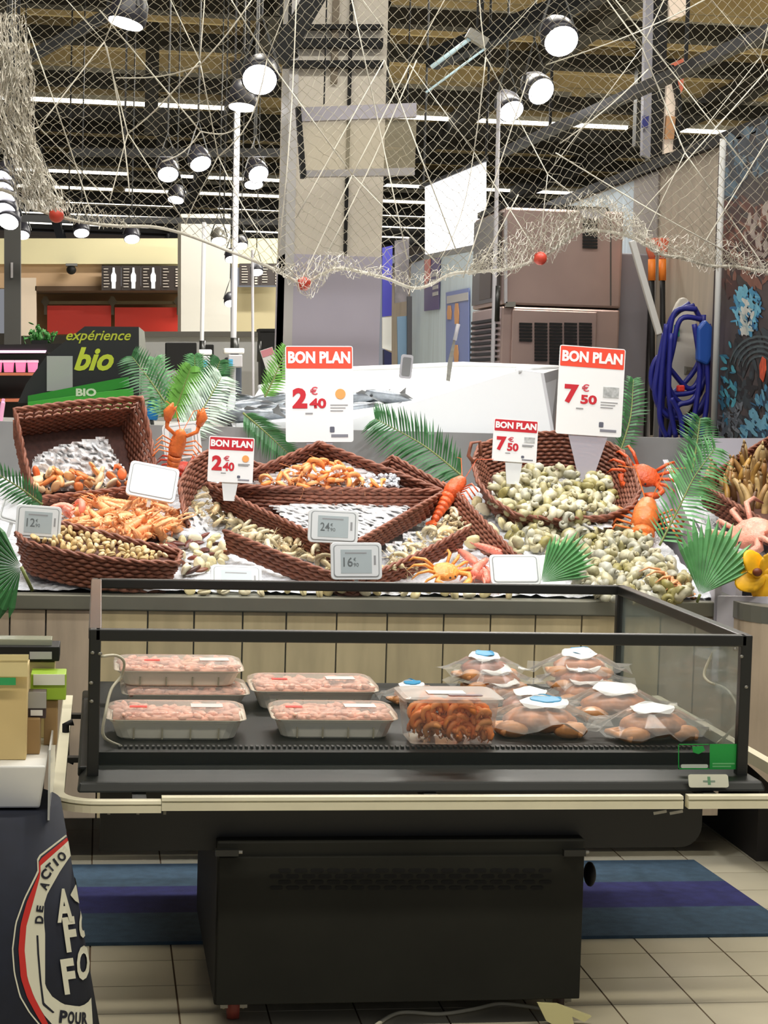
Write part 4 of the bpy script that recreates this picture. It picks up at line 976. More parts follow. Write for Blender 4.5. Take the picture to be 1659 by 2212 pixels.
prm = mat('prawn_orange', (236, 152, 84), .4, var=.18, scale=40, pal=[(244, 164, 92), (236, 140, 70), (244, 182, 124)])
shm = mat('shrimp_grey', (186, 166, 122), .3, var=.3, scale=50, pal=[(206, 190, 148), (190, 174, 136), (220, 208, 176), (212, 180, 130)])
def prawn_mesh(arc=200, L=.085, ant=True, fat=1.0):
    m_ = MB(); n = 15; r0 = L / R(arc) ; pts = []; rs = []
    for k in range(n):
        u = k / (n - 1); a = R(arc) * u
        pts.append(Vector((r0 * math.cos(a), r0 * math.sin(a), 0)))
        rs.append(fat * .0088 * (.35 + .65 * math.sin(min(1, u * 3.2 + .15) * math.pi / 2)) * (1 - .55 * u) * (1.0 if k % 2 else .9))
    m_.tube(pts, rs, 7)
    e = pts[-1]; t = (pts[-1] - pts[-2]).normalized(); s_ = Vector((0, 0, 1))
    for w in (-1, 0, 1): m_.prism([e, e + t * .012 + s_ * (.006 * w + .003), e + t * .017 + s_ * (.007 * w), e + t * .012 + s_ * (.006 * w - .003)], t.cross(s_) * .0012)
    h = pts[0]; th = (pts[0] - pts[1]).normalized()
    m_.tube([h, h + th * .014], [.003, .0006], 4)
    inn = Vector((0, 0, 0))
    for k in range(2, 9):
        p = pts[k]; d = (inn - p).normalized()
        for w in (-1, 1): m_.tube([p + d * rs[k] * .7, p + d * (rs[k] + .008) + Vector((0, 0, .003 * w))], .0008, 3, cap=False)
    if ant:
        for w in (-1, 1): m_.tube([h + th * .005, h + th * .03 + Vector((0, 0, .012 * w)), h + th * .05 + Vector((.006 * w, 0, .02 * w))], .0007, 3, cap=False)
    return m_
pk = Kind(tag(prawn_mesh(fat=1.25).build('prawn', prm, None, True), 'prawn', 'prawn'))
rng = random.Random(33)
pl3 = shift(b3[:2], -.02)
foilsheet('foil and ice under the orange prawns', [(640, 1000), (740, 995), (850, 1030), (900, 1056), (500, 1052), (560, 1030)], shift(pl3, -.02), .008, 8)
for x, y in scatter([(545, 1050), (640, 1012), (690, 992), (740, 1010), (760, 1030), (850, 1052)], 19, 10, 70, rng):
    lift = .05 * max(0, 1 - abs(x - 690) / 120) * max(0, min(1, (1050 - y) / 40))
    pk.put(TRS(HIT(x, y, shift(pl3, lift)), (rng.uniform(-.7, .7) + R(25), rng.uniform(-.7, .7), rng.uniform(-3, 3)), rng.uniform(.75, 1.05)), 'cooked orange prawn heaped in the three cornered basket', 'orange prawns in the three cornered basket')
# ice and foil lump next to prawns
m_ = MB(); rg = random.Random(4)
for k in range(60):
    m_.ell(HIT(rg.uniform(790, 860), rg.uniform(1025, 1052), shift(pl3, rg.uniform(0, .02))), (.01, .01, .008), 5, 3, Euler(rnd3(rg)).to_matrix())
tag(m_.build('ice_chips', icem), 'pinkish heap of ice chips at the right of the prawns', 'ice', kind='stuff')
pl4 = shift(b4[:2], -.045)
foilsheet('bare crumpled foil lining in the three cornered basket of tag 24', [(575, 1090), (700, 1085), (895, 1090), (870, 1125), (800, 1165), (690, 1165), (620, 1130)], pl4, .008, 5, 44)

sk = Kind(tag(prawn_mesh(150, .07, True, 1.35).build('grey_shrimp', shm, None, True), 'shrimp', 'shrimp'))
rng = random.Random(35)
zones = [([(395, 1040), (440, 1010), (450, 1050), (480, 1100), (560, 1150), (650, 1190), (600, 1185), (500, 1140), (420, 1110)], .03, 'grey brown shrimp along the left arm of the wide tray', 'grey shrimp at the left of the tray', 60),
         ([(500, 1150), (600, 1165), (700, 1200), (760, 1215), (760, 1250), (680, 1215), (600, 1185)], .03, 'grey brown shrimp in the low basket left of tag 16', 'grey shrimp left of tag 16', 45),
         ([(830, 1215), (900, 1170), (960, 1120), (1010, 1125), (1000, 1150), (920, 1195), (850, 1240)], .03, 'grey brown shrimp in the low basket right of tag 16', 'grey shrimp right of tag 16', 45),
         ([(955, 1075), (985, 1080), (1020, 1120), (1010, 1150), (980, 1140), (960, 1110)], .045, 'grey brown shrimp under the right corner of the foil basket', 'grey shrimp at the right corner', 22)]
for zp, off, lb, gr, n in zones:
    q = (S(zp[0][0], zp[0][1], off), Vector((0, -SK, 1)).normalized())
    for x, y in scatter(zp, 17, 9, n, rng):
        sk.put(TRS(HIT(x, y, shift(q, rng.uniform(-.005, .02))), (rng.uniform(-.8, .8) + R(20), rng.uniform(-.8, .8), rng.uniform(-3, 3)), rng.uniform(.8, 1.2)), lb, gr)
# loose foil flaps in the low basket
foilsheet('crumpled foil flap right of tag 16', [(828, 1172), (870, 1165), (880, 1190), (835, 1200)], (S(850, 1180, .05), Vector((0, -.5, 1)).normalized()), .01, 9, 10)
foilsheet('crumpled foil flap at the lower right of the foil basket', [(865, 1150), (910, 1145), (915, 1170), (872, 1172)], (S(890, 1160, .05), Vector((0, -.5, 1)).normalized()), .01, 10, 10)
foilsheet('heap of crumpled foil on the ice by the langoustines', [(398, 1115), (430, 1104), (452, 1120), (450, 1150), (410, 1148)], (S(425, 1130, .03), Vector((0, -.6, 1)).normalized()), .012, 12, 12)

# langoustine tails
lgm = mat('langoustine', (232, 150, 92), .35, var=.2, scale=40, pal=[(244, 180, 122), (238, 160, 106), (246, 194, 140)])
def langoustine_mesh():
    m_ = MB(); pts = [Vector((0, -.055 + .011 * k, .004 * math.sin(k * .3))) for k in range(11)]
    m_.tube(pts, [.006, .0115, .014, .014, .0125, .0118, .0118, .0105, .01, .008, .005], 8)
    for k in range(5, 10): m_.tube([pts[k] + Vector((0, -.001, 0)), pts[k] + Vector((0, .001, 0))], .013 - (k - 5) * .0009, 8)
    for w in (-1, 1):
        m_.tube([(.006 * w, -.045, 0), (.017 * w, -.066, .003), (.016 * w, -.088, .004), (.012 * w, -.115, .0)], [.003, .0034, .0048, .0012], 5)
        for k in range(3): m_.tube([(.007 * w, -.035 + k * .011, 0), (.02 * w, -.04 + k * .012, .007), (.03 * w, -.033 + k * .014, -.004)], .0012, 3)
        m_.tube([(.003 * w, -.055, .003), (.02 * w, -.1, .02), (.035 * w, -.12, .01)], .0007, 3)
    for w in (-1, 0, 1): m_.prism([(0, .052, 0), (.006 * w - .004, .066, 0), (.007 * w, .07, 0), (.006 * w + .004, .066, 0)], (0, 0, .0014))
    return m_
lk = Kind(tag(langoustine_mesh().build('langoustine', lgm, None, True), 'langoustine', 'langoustine'))
rng = random.Random(36)
lpl = (S(260, 1130, .045), Vector((0, -SK, 1)).normalized())
for x, y in scatter([(165, 1095), (250, 1082), (330, 1080), (385, 1110), (392, 1150), (300, 1165), (230, 1155), (165, 1125)], 19, 9, 75, rng):
    lift = .05 * max(0, 1 - math.hypot((x - 285) / 110, (y - 1120) / 45))
    lk.put(TRS(HIT(x, y, shift(lpl, lift)), (rng.uniform(-.5, .7), rng.uniform(-.6, .6), rng.gauss(0, 1.0) + rng.choice((0, 3.1))), rng.uniform(.8, 1.15)), 'orange langoustine in the heap below the tipped basket', 'langoustines in a heap')
# mound of ice under them
m_ = MB()
for (x, y, rx, rz) in ((285, 1135, .17, .06), (200, 1125, .12, .04), (370, 1150, .12, .03)): m_.ell(S(x, y, .0), (rx, .14, rz), 24, 10, fn=lambda a, b: 1 + .04 * math.sin(a * 9) * math.sin(b * 11))
tag(m_.build('ice_mound', icem, None, True), 'low mound of ice under the langoustines', 'ice', kind='stuff')
# pink shell pieces left of langoustines
pkm = mat('pink_shell', (238, 150, 128), .4, var=.25, scale=40)
for k, (x, y) in enumerate(((140, 1100), (155, 1112), (125, 1108), (168, 1100))):
    o = prawn_mesh(160, .08, False, 1.6).build('pink_prawn', pkm, None, True); tag(o, 'large pink prawn beside the heap of langoustines', 'prawn', 'large pink prawns'); o.matrix_basis = TRS(S(x, y, .08), (.4 + k * .3, .3, k * 1.7), 1)
# cockles in the long oval basket
ckm = mat('cockle_shell', (214, 186, 128), .45, var=.22, scale=50, pal=[(222, 196, 140), (196, 164, 106), (226, 208, 166)])
def cockle_mesh():
    m_ = MB(); f_ = lambda a, b: 1 + .05 * math.cos(a * 11)
    m_.ell((0, 0, .0015), (.0145, .0115, .006), 14, 6, Euler((.22, 0, 0)).to_matrix(), f_); m_.ell((0, 0, -.0015), (.0143, .0112, .0056), 14, 6, Euler((-.22, 0, 0)).to_matrix(), f_); return m_
ck = Kind(tag(cockle_mesh().build('cockle', ckm, None, True), 'cockle', 'cockle'))
rng = random.Random(37); pl2 = shift(b2[:2], -.012)
MB().poly([b2[0] + (p - b2[0]) * .95 - b2[1] * .028 for p in b2[2]]).build('liner', wickerback, b2[3])
for x, y in scatter([(70, 1160), (120, 1140), (150, 1142), (250, 1168), (370, 1198), (330, 1212), (220, 1200), (120, 1180)], 12, 6, 190, rng):
    ck.put(TRS(HIT(x, y, shift(pl2, rng.uniform(-.004, .016))), rnd3(rng), rng.uniform(.7, 1.0)), 'golden cockle in the long oval basket', 'cockles in the oval basket')
# scallops and foil in the tall basket
pl1 = shift(b1[:2], -.075)
foilsheet('crumpled foil lining of the tipped tall basket', [(70, 985), (120, 960), (230, 938), (262, 1000), (290, 1035), (200, 1062), (95, 1066), (64, 1040)], pl1, .02, 6, 40)
scm = mat('scallop_meat', (236, 214, 178), .35, var=.15, scale=30, pal=[(240, 222, 190), (232, 204, 160), (236, 160, 92), (228, 110, 60)])
def scallop_mesh():
    m_ = MB(); m_.lathe([(.006, -.009), (.0175, -.008), (.019, 0), (.017, .008), (.007, .009)], 14); m_.tube([(.016, 0, 0), (.026, .01, .001), (.026, .024, .0), (.014, .032, 0)], [.006, .0085, .007, .002], 7); return m_
sc_ = Kind(tag(scallop_mesh().build('scallop', scm, None, True), 'scallop', 'scallop')); rng = random.Random(38)
for x, y in scatter([(76, 1018), (280, 1022), (290, 1048), (84, 1056)], 22, 13, 30, rng):
    sc_.put(TRS(HIT(x, y, shift(pl1, .022)), rnd3(rng, 1.3), (rng.uniform(.8, 1.5), rng.uniform(.6, 1.0), rng.uniform(.6, 1.0))), 'cream and orange scallop along the lower edge of the tipped basket', 'scallops in the tipped basket')
# clams and mussels spilled at the front
clm = mat('clam_shell', (222, 210, 160), .4, var=.25, scale=40, pal=[(232, 220, 170), (206, 190, 140), (236, 228, 200)])
msm = mat('mussel_shell', (70, 44, 40), .35, var=.3, scale=40, pal=[(60, 40, 40), (130, 66, 50), (44, 36, 36), (150, 90, 60)])
def mussel_mesh():
    m_ = MB(); n = 10; vs = []
    for k in range(n):
        u = k / (n - 1); w = .014 * math.sin(math.pi * (u * .9 + .08)) ** .7
        for q in range(8): a = 2 * math.pi * q / 8; vs.append((-.026 + .052 * u, w * math.cos(a), w * .55 * math.sin(a)))
    m_.add(vs, [(i * 8 + j, i * 8 + (j + 1) % 8, (i + 1) * 8 + (j + 1) % 8, (i + 1) * 8 + j) for i in range(n - 1) for j in range(8)]); return m_
ak = Kind(tag(cockle_mesh().build('clam', clm, None, True), 'clam', 'clam')); mk = Kind(tag(mussel_mesh().build('mussel', msm, None, True), 'mussel', 'mussel'))
rng = random.Random(39); gpl = (S(430, 1190, .018), Vector((0, -SK, 1)).normalized())
for x, y in scatter([(400, 1150), (470, 1155), (490, 1195), (470, 1230), (395, 1235), (330, 1180), (320, 1165)], 16, 9, 46, rng):
    if rng.random() < .55: ak.put(TRS(HIT(x, y, gpl), rnd3(rng), rng.uniform(1.1, 1.7)), 'pale clam among the mussels in front of the low basket', 'clams spilled at the counter front')
    else: mk.put(TRS(HIT(x, y, gpl), rnd3(rng, .6), rng.uniform(.8, 1.2)), 'brown mussel among the clams in front of the low basket', 'mussels spilled at the counter front')
for x, y in scatter([(400, 1272), (800, 1266), (1150, 1272), (1150, 1284), (400, 1284)], 26, 6, 30, rng):
    ak.put(TRS(HIT(x, y, (S(700, 1276, .01), Vector((0, -SK, 1)).normalized())), rnd3(rng), rng.uniform(1.0, 1.6)), 'pale clam lying along the counter ledge', 'clams along the ledge')
rng = random.Random(40)
for x, y in ((1000, 1110), (1030, 1085), (1045, 1100), (1085, 1130), (1120, 1135), (1065, 1145), (1020, 1170), (1095, 1110), (1075, 1095), (1140, 1115)):
    ak.put(TRS(S(x, y, .03), rnd3(rng), rng.uniform(1.4, 2.2)), 'large cream and orange shell between the tray and the whelk basket', 'shells between tray and whelks')
# razor clams in the right basket
rzm = mat('razor_clam', (170, 128, 66), .4, var=.4, scale=30, pal=[(190, 146, 70), (96, 66, 40), (206, 176, 120), (150, 104, 52)])
def razor_mesh():
    m_ = MB(); pts = [Vector((.012 * math.sin(k * .35), 0, -.05 + .0125 * k)) for k in range(9)]; m_.tube(pts, [.006, .010, .0115, .0115, .011, .0105, .01, .009, .005], 7); m_.tube([pts[-1], pts[-1] + Vector((.004, 0, .012))], [.006, .002], 6); return m_
rk = Kind(tag(razor_mesh().build('razor_clam', rzm, None, True), 'razor clam', 'clam')); rng = random.Random(41); pl9 = shift(b9[:2], -.02)
MB().poly([b9[0] + (p - b9[0]) * .95 - b9[1] * .05 for p in b9[2]]).build('liner', wickerback, b9[3])
for x, y in scatter([(1530, 1035), (1600, 990), (1680, 985), (1690, 1110), (1640, 1095), (1570, 1062)], 16, 13, 60, rng):
    rk.put(TRS(HIT(x, y, pl9), (rng.uniform(-.4, .4), rng.uniform(-.5, .5), rng.uniform(-3, 3)), rng.uniform(.8, 1.2)), 'brown razor clam standing in the right hand basket', 'razor clams in the basket')

# ------------------------------------------------------------------ crabs and lobsters
def shellmat(nm, c): return mat(nm, c, .35, var=.2, scale=35, bump=.4, bscale=120)
def crab(name, label, m, s=1.0, leglen=1.0):
    t = thing(name, label, 'crab')
    MB().ell((0, 0, 0), (.055 * s, .042 * s, .022 * s), 20, 12, fn=lambda a, b: 1 + .05 * math.sin(a * 8) * math.sin(b) + .1 * max(0, -math.sin(a))).build('carapace', m, t, True)
    for w in (-1, 1):
        MB().tube([(.045 * w * s, -.02 * s, 0), (.075 * w * s, -.045 * s, .006), (.06 * w * s, -.075 * s, .004)], [.009 * s, .011 * s, .01 * s], 8).build('arm', m, t, True)
        cl_ = MB(); cl_.tube([(.062 * w * s, -.07 * s, .004), (.04 * w * s, -.085 * s, .005), (.018 * w * s, -.082 * s, .005)], [.011 * s, .015 * s, .003 * s], 8); cl_.tube([(.045 * w * s, -.088 * s, .003), (.02 * w * s, -.096 * s, .003)], [.008 * s, .002 * s], 6); cl_.build('claw', m, t, True)
        for k in range(4):
            a = -.35 + k * .38; b = Vector((math.cos(a) * w, math.sin(a), 0)); L = leglen * s
            MB().tube([b * .045 * s, b * .085 * L + Vector((0, 0, .02 * s)), b * .115 * L + Vector((0, .012 * s, .004)), b * .13 * L + Vector((0, .02 * s, -.03 * s))], [.006 * s, .0065 * s, .005 * s, .0015 * s], 6).build('leg', m, t, True)
        MB().ell((.012 * w * s, -.043 * s, .008 * s), (.004 * s, .004 * s, .004 * s), 6, 5).build('eye', ink, t, True)
    return t
def lobster(label, m, s=1.0, claws=True, name='lobster'):
    t = thing(name, label, 'lobster')
    MB().tube([(0, -.075 * s, 0), (0, -.06 * s, .004), (0, -.03 * s, .008), (0, 0, .008), (0, .02 * s, .005)], [.008 * s, .019 * s, .026 * s, .027 * s, .023 * s], 12).build('carapace', m, t, True)
    for k in range(6):
        y = .022 + k * .017; r_ = .024 - k * .0022
        MB().lathe([(r_ * .86 * s, 0), (r_ * s, .004 * s), (r_ * s, .011 * s), (r_ * .9 * s, .018 * s)], 12, Matrix.Translation((0, y * s, .004 - k * .003 * s)) @ Matrix.Rotation(R(-90), 4, 'X')).build('tail_segment', m, t, True)
    for w in (-1, 0, 1): MB().prism([(0, .122 * s, -.01 * s), ((.014 * w - .007) * s, .142 * s, -.012 * s), (.017 * w * s, .152 * s, -.014 * s), ((.014 * w + .007) * s, .142 * s, -.012 * s)], (0, 0, .003)).build('tail_fan', m, t)
    for w in (-1, 1):
        if claws:
            c_ = MB(); c_.tube([(.018 * w * s, -.055 * s, 0), (.05 * w * s, -.075 * s, .004), (.052 * w * s, -.105 * s, .006)], [.006 * s, .007 * s, .008 * s], 7); c_.tube([(.052 * w * s, -.1 * s, .006), (.056 * w * s, -.13 * s, .006), (.05 * w * s, -.165 * s, .004)], [.012 * s, .018 * s, .003 * s], 8); c_.tube([(.045 * w * s, -.125 * s, .006), (.036 * w * s, -.155 * s, .004)], [.009 * s, .002 * s], 6); c_.build('claw', m, t, True)
        for k in range(4): MB().tube([(.02 * w * s, (-.03 + k * .014) * s, 0), (.055 * w * s, (-.038 + k * .018) * s, .014 * s), (.075 * w * s, (-.03 + k * .02) * s, -.012 * s)], .0026 * s, 5).build('leg', m, t, True)
        MB().tube([(.006 * w * s, -.075 * s, .005), (.03 * w * s, -.13 * s, .04 * s), (.07 * w * s, -.16 * s, .02 * s)], .0013 * s, 4).build('antenna', m, t)
    return t
cm1 = shellmat('crab_orange', (222, 92, 44)); cm2 = shellmat('lobster_orange', (232, 124, 60)); cm3 = shellmat('lobster_amber', (238, 158, 76)); cm4 = shellmat('crab_pink', (238, 168, 146)); cm5 = shellmat('lobster_red', (226, 96, 48)); 
crab('spider_crab', 'orange crab perched on the rim of the whelk basket', cm1, 1.05).matrix_basis = TRS(S(1392, 1026, .13), (R(48), R(18), R(-14)))
lobster('orange lobster lying head up on ice right of the whelk basket', cm2, 1.0, False).matrix_basis = TRS(S(1392, 1136, .045), (R(-38), R(0), R(158)), 1.7)
lobster('red lobster between the foil basket and the whelk basket', cm5, .8, False).matrix_basis = TRS(S(978, 1066, .12), (R(-35), 0, R(135)), 1.35)
crab('edible_crab', 'amber crab at the counter front beside a blank white tag', cm3, .85).matrix_basis = TRS(S(962, 1234, .045), (R(35), R(-8), R(30)))
crab('edible_crab', 'pale amber crab on ice at the front right corner of the counter', mat('crab_pale', (240, 170, 120), .35, var=.3, scale=30), .8).matrix_basis = TRS(S(1452, 1262, .03), (R(30), R(12), R(60)))
crab('spider_crab', 'large pale pink spider crab on the end counter', cm4, 1.5, 1.1).matrix_basis = TRS(P(1622, 1150, 5.95), (R(40), 0, R(-70)))
lobster('orange langoustine rearing up beside the tipped basket', cm2, .8, True, 'rearing_langoustine').matrix_basis = TRS(S(382, 972, .2), (R(-62), R(8), R(8)), 1.3)
crab('edible_crab', 'dark red crab under the rearing langoustine', shellmat('crab_dark_red', (180, 58, 40)), .75).matrix_basis = TRS(S(402, 1010, .1), (R(30), 0, R(25)))
for k, (x, y, rz) in enumerate(((1010, 1205, 20), (1035, 1225, -30), (1060, 1190, 60), (1020, 1240, 110), (1048, 1245, 5))):
    o = langoustine_mesh().build('langoustine', mat('pink_langoustine', (236, 138, 116), .35, var=.2, scale=30), None, True); tag(o, 'pink langoustine at the counter front left of the blank tag', 'langoustine', 'pink langoustines by the blank tag'); o.matrix_basis = TRS(S(x, y, .03), (.3, .2 * k, R(rz)), 1.1)
# yellow flower fish
yf_ = thing('yellow_flower', 'large yellow bloom with a brown throat on the end counter', 'flower', P(1640, 1262, 5.62))
ym_ = mat('petal_yellow', (240, 180, 20), .45, var=.2, scale=20)
for k in range(5):
    a = R(k * 72 + 14); c = P(1648, 1242, 5.62); M = Matrix.Rotation(a, 3, 'Y') @ Matrix.Rotation(R(25), 3, 'X')
    MB().ell(c + M @ Vector((.042, 0, 0)), (.05, .007, .036), 16, 9, M, lambda p, q: 1 + .16 * math.sin(p * 3 + k) * math.sin(p * 7)).build('petal', ym_, yf_, True)
MB().ell(P(1636, 1236, 5.585), (.016, .012, .013), 10, 7).build('throat', mat('throat_brown', (110, 50, 16), .5), yf_, True); MB().tube([P(1640, 1242, 5.63), P(1600, 1250, 5.66), P(1582, 1252, 5.68)], .006, 6).build('stem', ym_, yf_, True)

# ------------------------------------------------------------------ price signs
def bonplan(cx, cy, w, h, Y, rot, num, cents, big, label, holder, ftY=None):
    t = thing('price_sign', label, 'price sign', P(cx, cy + h / 2, Y)); f_ = Frame(cx, cy, Y, rot, 4)
    X, Z = w / 2, h / 2; hd = h * .235 if big else h * .29
    m_ = MB(); f_.rect(m_, -X, -Z, X, Z, -.004, 0, 5 if big else 3); m_.build('card', paper, t)
    m_ = MB(); f_.rect(m_, -X + 2, Z - hd, X - 2, Z - 2, 0, .0008, 2); hdr = m_.build('header', orange_red if big else red, t)
    text('BON PLAN', f_, -X * .92, Z - hd * .78, X * .92, Z - hd * .24, .0016, paper, hdr, 0, .045)
    rd = red
    if big:
        text(num, f_, -X * .80, -Z * .30, -X * .36, Z * .125, .0014, rd, t, 0, .05); text('€', f_, -X * .28, -Z * .02, -X * .05, Z * .15, .0014, mat('sign_pink', (206, 70, 84), .5), t, 0, .02); text(cents, f_, -X * .30, -Z * .30, X * .20, -Z * .09, .0014, rd, t, 0, .04)
        q = (.38, .86); qz = (-.12, .12)
    else:
        text(num, f_, -X * .84, -Z * .5, -X * .39, Z * .16, .0014, rd, t, 0, .05); text('€', f_, -X * .33, -Z * .06, -X * .07, Z * .16, .0014, mat('sign_pink', (206, 70, 84), .5), t, 0, .02); text(cents, f_, -X * .35, -Z * .5, X * .16, -Z * .12, .0014, rd, t, 0, .04)
        q = (.4, .88); qz = (-.06, .2)
    m_ = MB()
    if num == '2':
        c_ = ((q[0] + q[1]) / 2 * X, (qz[0] + qz[1]) / 2 * Z); rr_ = .155 * X
        m_.prism([f_.pt(c_[0] + rr_ * math.cos(i * .4), c_[1] + rr_ * math.sin(i * .4), .0004) for i in range(16)], f_.n * .001); m_.build('product_picture', mat('picture_orange', (236, 162, 92), .5), t)
    else:
        f_.rect(m_, q[0] * X, qz[0] * Z, q[1] * X, qz[1] * Z, 0, .0012); m_.build('product_picture', mat('picture_grey', (176, 178, 176), .5, var=.35, scale=60), t)
    for k in range(3 if big else 2):
        m_ = MB(); f_.rect(m_, X * .32, (qz[0] - .1 - k * .06) * Z - 2, X * (.84 - .07 * k), (qz[0] - .1 - k * .06) * Z, 0, .001); m_.build('text_line', inkgrey, t)
    m_ = MB(); f_.rect(m_, -X * .42, -Z * (.42 if big else .62), -X * .2, -Z * (.39 if big else .58), 0, .001); m_.build('text_line', inkgrey, t)
    m_ = MB(); f_.rect(m_, X * .34, -Z * .9, X * .84, -Z * .84, 0, .001); m_.build('logo_strip', mat('logo_grey', (130, 130, 138), .5), t); m_ = MB(); f_.rect(m_, X * .3, -Z * .8, X * .44, -Z * .68, 0, .001, 2); m_.build('logo_mark', mat('logo_dark', (96, 98, 110), .5), t)
    hw, hb, hl = holder; m_ = MB()
    m_.prism([f_.pt(-hw, -Z + 4, -.004), f_.pt(hw, -Z + 4, -.004), f_.pt(hb, -Z - hl, -.004), f_.pt(-hb, -Z - hl, -.004)], -f_.n * .004); m_.build('stake', mat('holder_clear', (200, 196, 206), .3, alpha=.55) if big else tagwhite, t)
    return t
bonplan(690, 851, 146, 208, 6.74, 0, '2', '40', True, 'large red and white sign reading bon plan 2,40 above the prawns', (30, 14, 60))
bonplan(1276, 845, 142, 192, 6.62, 4, '7', '50', True, 'large red and white sign reading bon plan 7,50 tilted over the whelks', (44, 12, 105))
bonplan(499, 993, 98, 98, 6.35, 3, '2', '40', False, 'small bon plan 2,40 card clipped to the left of the prawn basket', (18, 12, 40))
bonplan(1113, 952, 96, 92, 6.5, 4, '7', '50', False, 'small bon plan 7,50 card stuck in the whelks', (19, 13, 48))
def eslabel(cx, cy, w, h, Y, rot, style, label, stake=30, price=None, lean=8, turn=0, d_=None):
    t = thing('price_tag', label, 'price tag', P(cx, cy + h / 2, Y)); f_ = Frame(cx, cy, Y, rot, lean, turn); X, Z = w / 2, h / 2
    m_ = MB(); f_.rect(m_, -X, -Z, X, Z, -.012, 0, 9); m_.build('casing', tagwhite, t, bevel=.0015)
    m_ = MB(); f_.rect(m_, -X * .9, -Z * .87, X * .9, Z * .87, 0, .0008, 7); m_.build('groove', tagline, t); m_ = MB(); f_.rect(m_, -X * .86, -Z * .82, X * .86, Z * .82, .0008, .0018, 6); m_.build('face_plate', tagwhite, t)
    if style == 'ink':
        m_ = MB(); f_.rect(m_, -X * .62, -Z * .66, X * .6, Z * .62, .0018, .0024); s_ = m_.build('screen', eink, t)
        m_ = MB(); f_.rect(m_, X * .68, -Z * .2, X * .76, Z * .3, .0018, .0024); m_.build('barcode', inkgrey, t)
        m_ = MB(); f_.rect(m_, -X * .45, Z * .4, X * .4, Z * .47, .0024, .0028); m_.build('text_line', inkgrey, t)
        if price: text(price[0], f_, -X * .52, -Z * .3, -X * .15, Z * .2, .003, mat('ink_soft', (104, 110, 110), .5), t, 0, .01); text(price[1], f_, -X * .12, -Z * .3, X * .08, -Z * .1, .003, mat('ink_soft', (104, 110, 110), .5), t)
        if price: text('€', f_, -X * .12, 0, -X * .02, Z * .18, .003, mat('ink_soft', (104, 110, 110), .5), t)
    else:
        m_ = MB(); f_.rect(m_, -X * .82, -Z * .76, X * .82, Z * .76, .0018, .0023, 5); m_.build('screen', mat('glare_screen', (246, 248, 250), .12), t)  # screen coloured white to carry the glare off its gloss
    MB().bar(f_.pt(0, -Z + 4, -.008), f_.pt(0, -Z - stake, -.02), .012, .006).build('stake', tagwhite, t)
eslabel(330, 1040, 108, 80, 6.28, 11, 'blank', 'blank tag whitened for glare clipped to the rim of the tipped basket', 15, lean=24)
eslabel(83, 1128, 98, 72, 5.9, 4, 'ink', 'grey tag on the left end of the cockle basket', 16, ('12', '90'))
eslabel(34, 1098, 60, 66, 6.1, 16, 'blank', 'white tag half hidden behind the grey tag by the palm leaf', 30, lean=20)
eslabel(720, 1137, 108, 72, 5.86, 3, 'ink', 'price tag showing 24 at the front corner of the foil basket', 14, ('24', '90'))
eslabel(770, 1212, 110, 80, 5.72, 0, 'ink', 'price tag showing 16 at the front corner of the low basket', 10, ('16', '90'))
eslabel(511, 1252, 110, 72, 5.82, 2, 'ink', 'flat lying grey tag among clams behind the glass case', 6, None, lean=35)
eslabel(1113, 1230, 108, 68, 5.82, 0, 'blank', 'blank tag whitened for glare standing behind the top bar of the glass case', 10, lean=24)
eslabel(392, 952, 84, 78, 6.85, -8, 'ink', 'dull grey tag behind the rearing langoustine', 24, None, turn=-20)

# ------------------------------------------------------------------ palm leaves
pg = [mat('palm_dark', (56, 108, 60), .45, var=.25, scale=20), mat('palm_mid', (100, 160, 100), .45, var=.2, scale=20), mat('palm_lit', (176, 196, 176), .35, var=.15, scale=20), mat('palm_lime', (104, 160, 66), .45, var=.2, scale=20)]  # the pale green has the light on one frond put into its colour
stemm = mat('palm_stem', (120, 130, 70), .5)
def frond(label, pts, ll, m, n=26, Yd=0, fold=.35, seed=0, narrow=1.0, group=None):
    rg = random.Random(seed); path = smoothpath([P(x, y, Y) for x, y, Y in pts], 8); K = len(path)
    t = thing('palm_frond', label, 'palm frond', path[0], group)
    MB().tube(path, [.0045 * (1 - .8 * i / K) for i in range(K)], 5).build('stem', stemm, t, True)
    m_ = MB(); sc = pts[0][2] / F
    for k in range(n):
        u = .06 + .94 * k / (n - 1); i = min(K - 2, int(u * (K - 1))); p = path[i].lerp(path[i + 1], u * (K - 1) - i); tg = (path[i + 1] - path[i]).normalized()
        sd = tg.cross(Vector((0, -1, 0))).normalized(); L = ll * sc * (math.sin(math.pi * (.12 + .8 * u)) ** .6) * rg.uniform(.9, 1.08)
        for w in (-1, 1):
            d = (sd * w + tg * .75 + Vector((0, rg.uniform(-.5, .15), -.15))).normalized(); nn = d.cross(tg).normalized(); e = d.cross(nn).normalized() * .0042 * narrow
            a = p + d * L * .45 + Vector((0, -.004, 0)); b = p + d * L + Vector((0, 0, -L * .12))
            m_.add([p - e * .6, p + e * .6, a + e, b, a - e], [(0, 1, 2, 4), (4, 2, 3)])
    m_.build('leaflets', m, t, kind='stuff'); return t
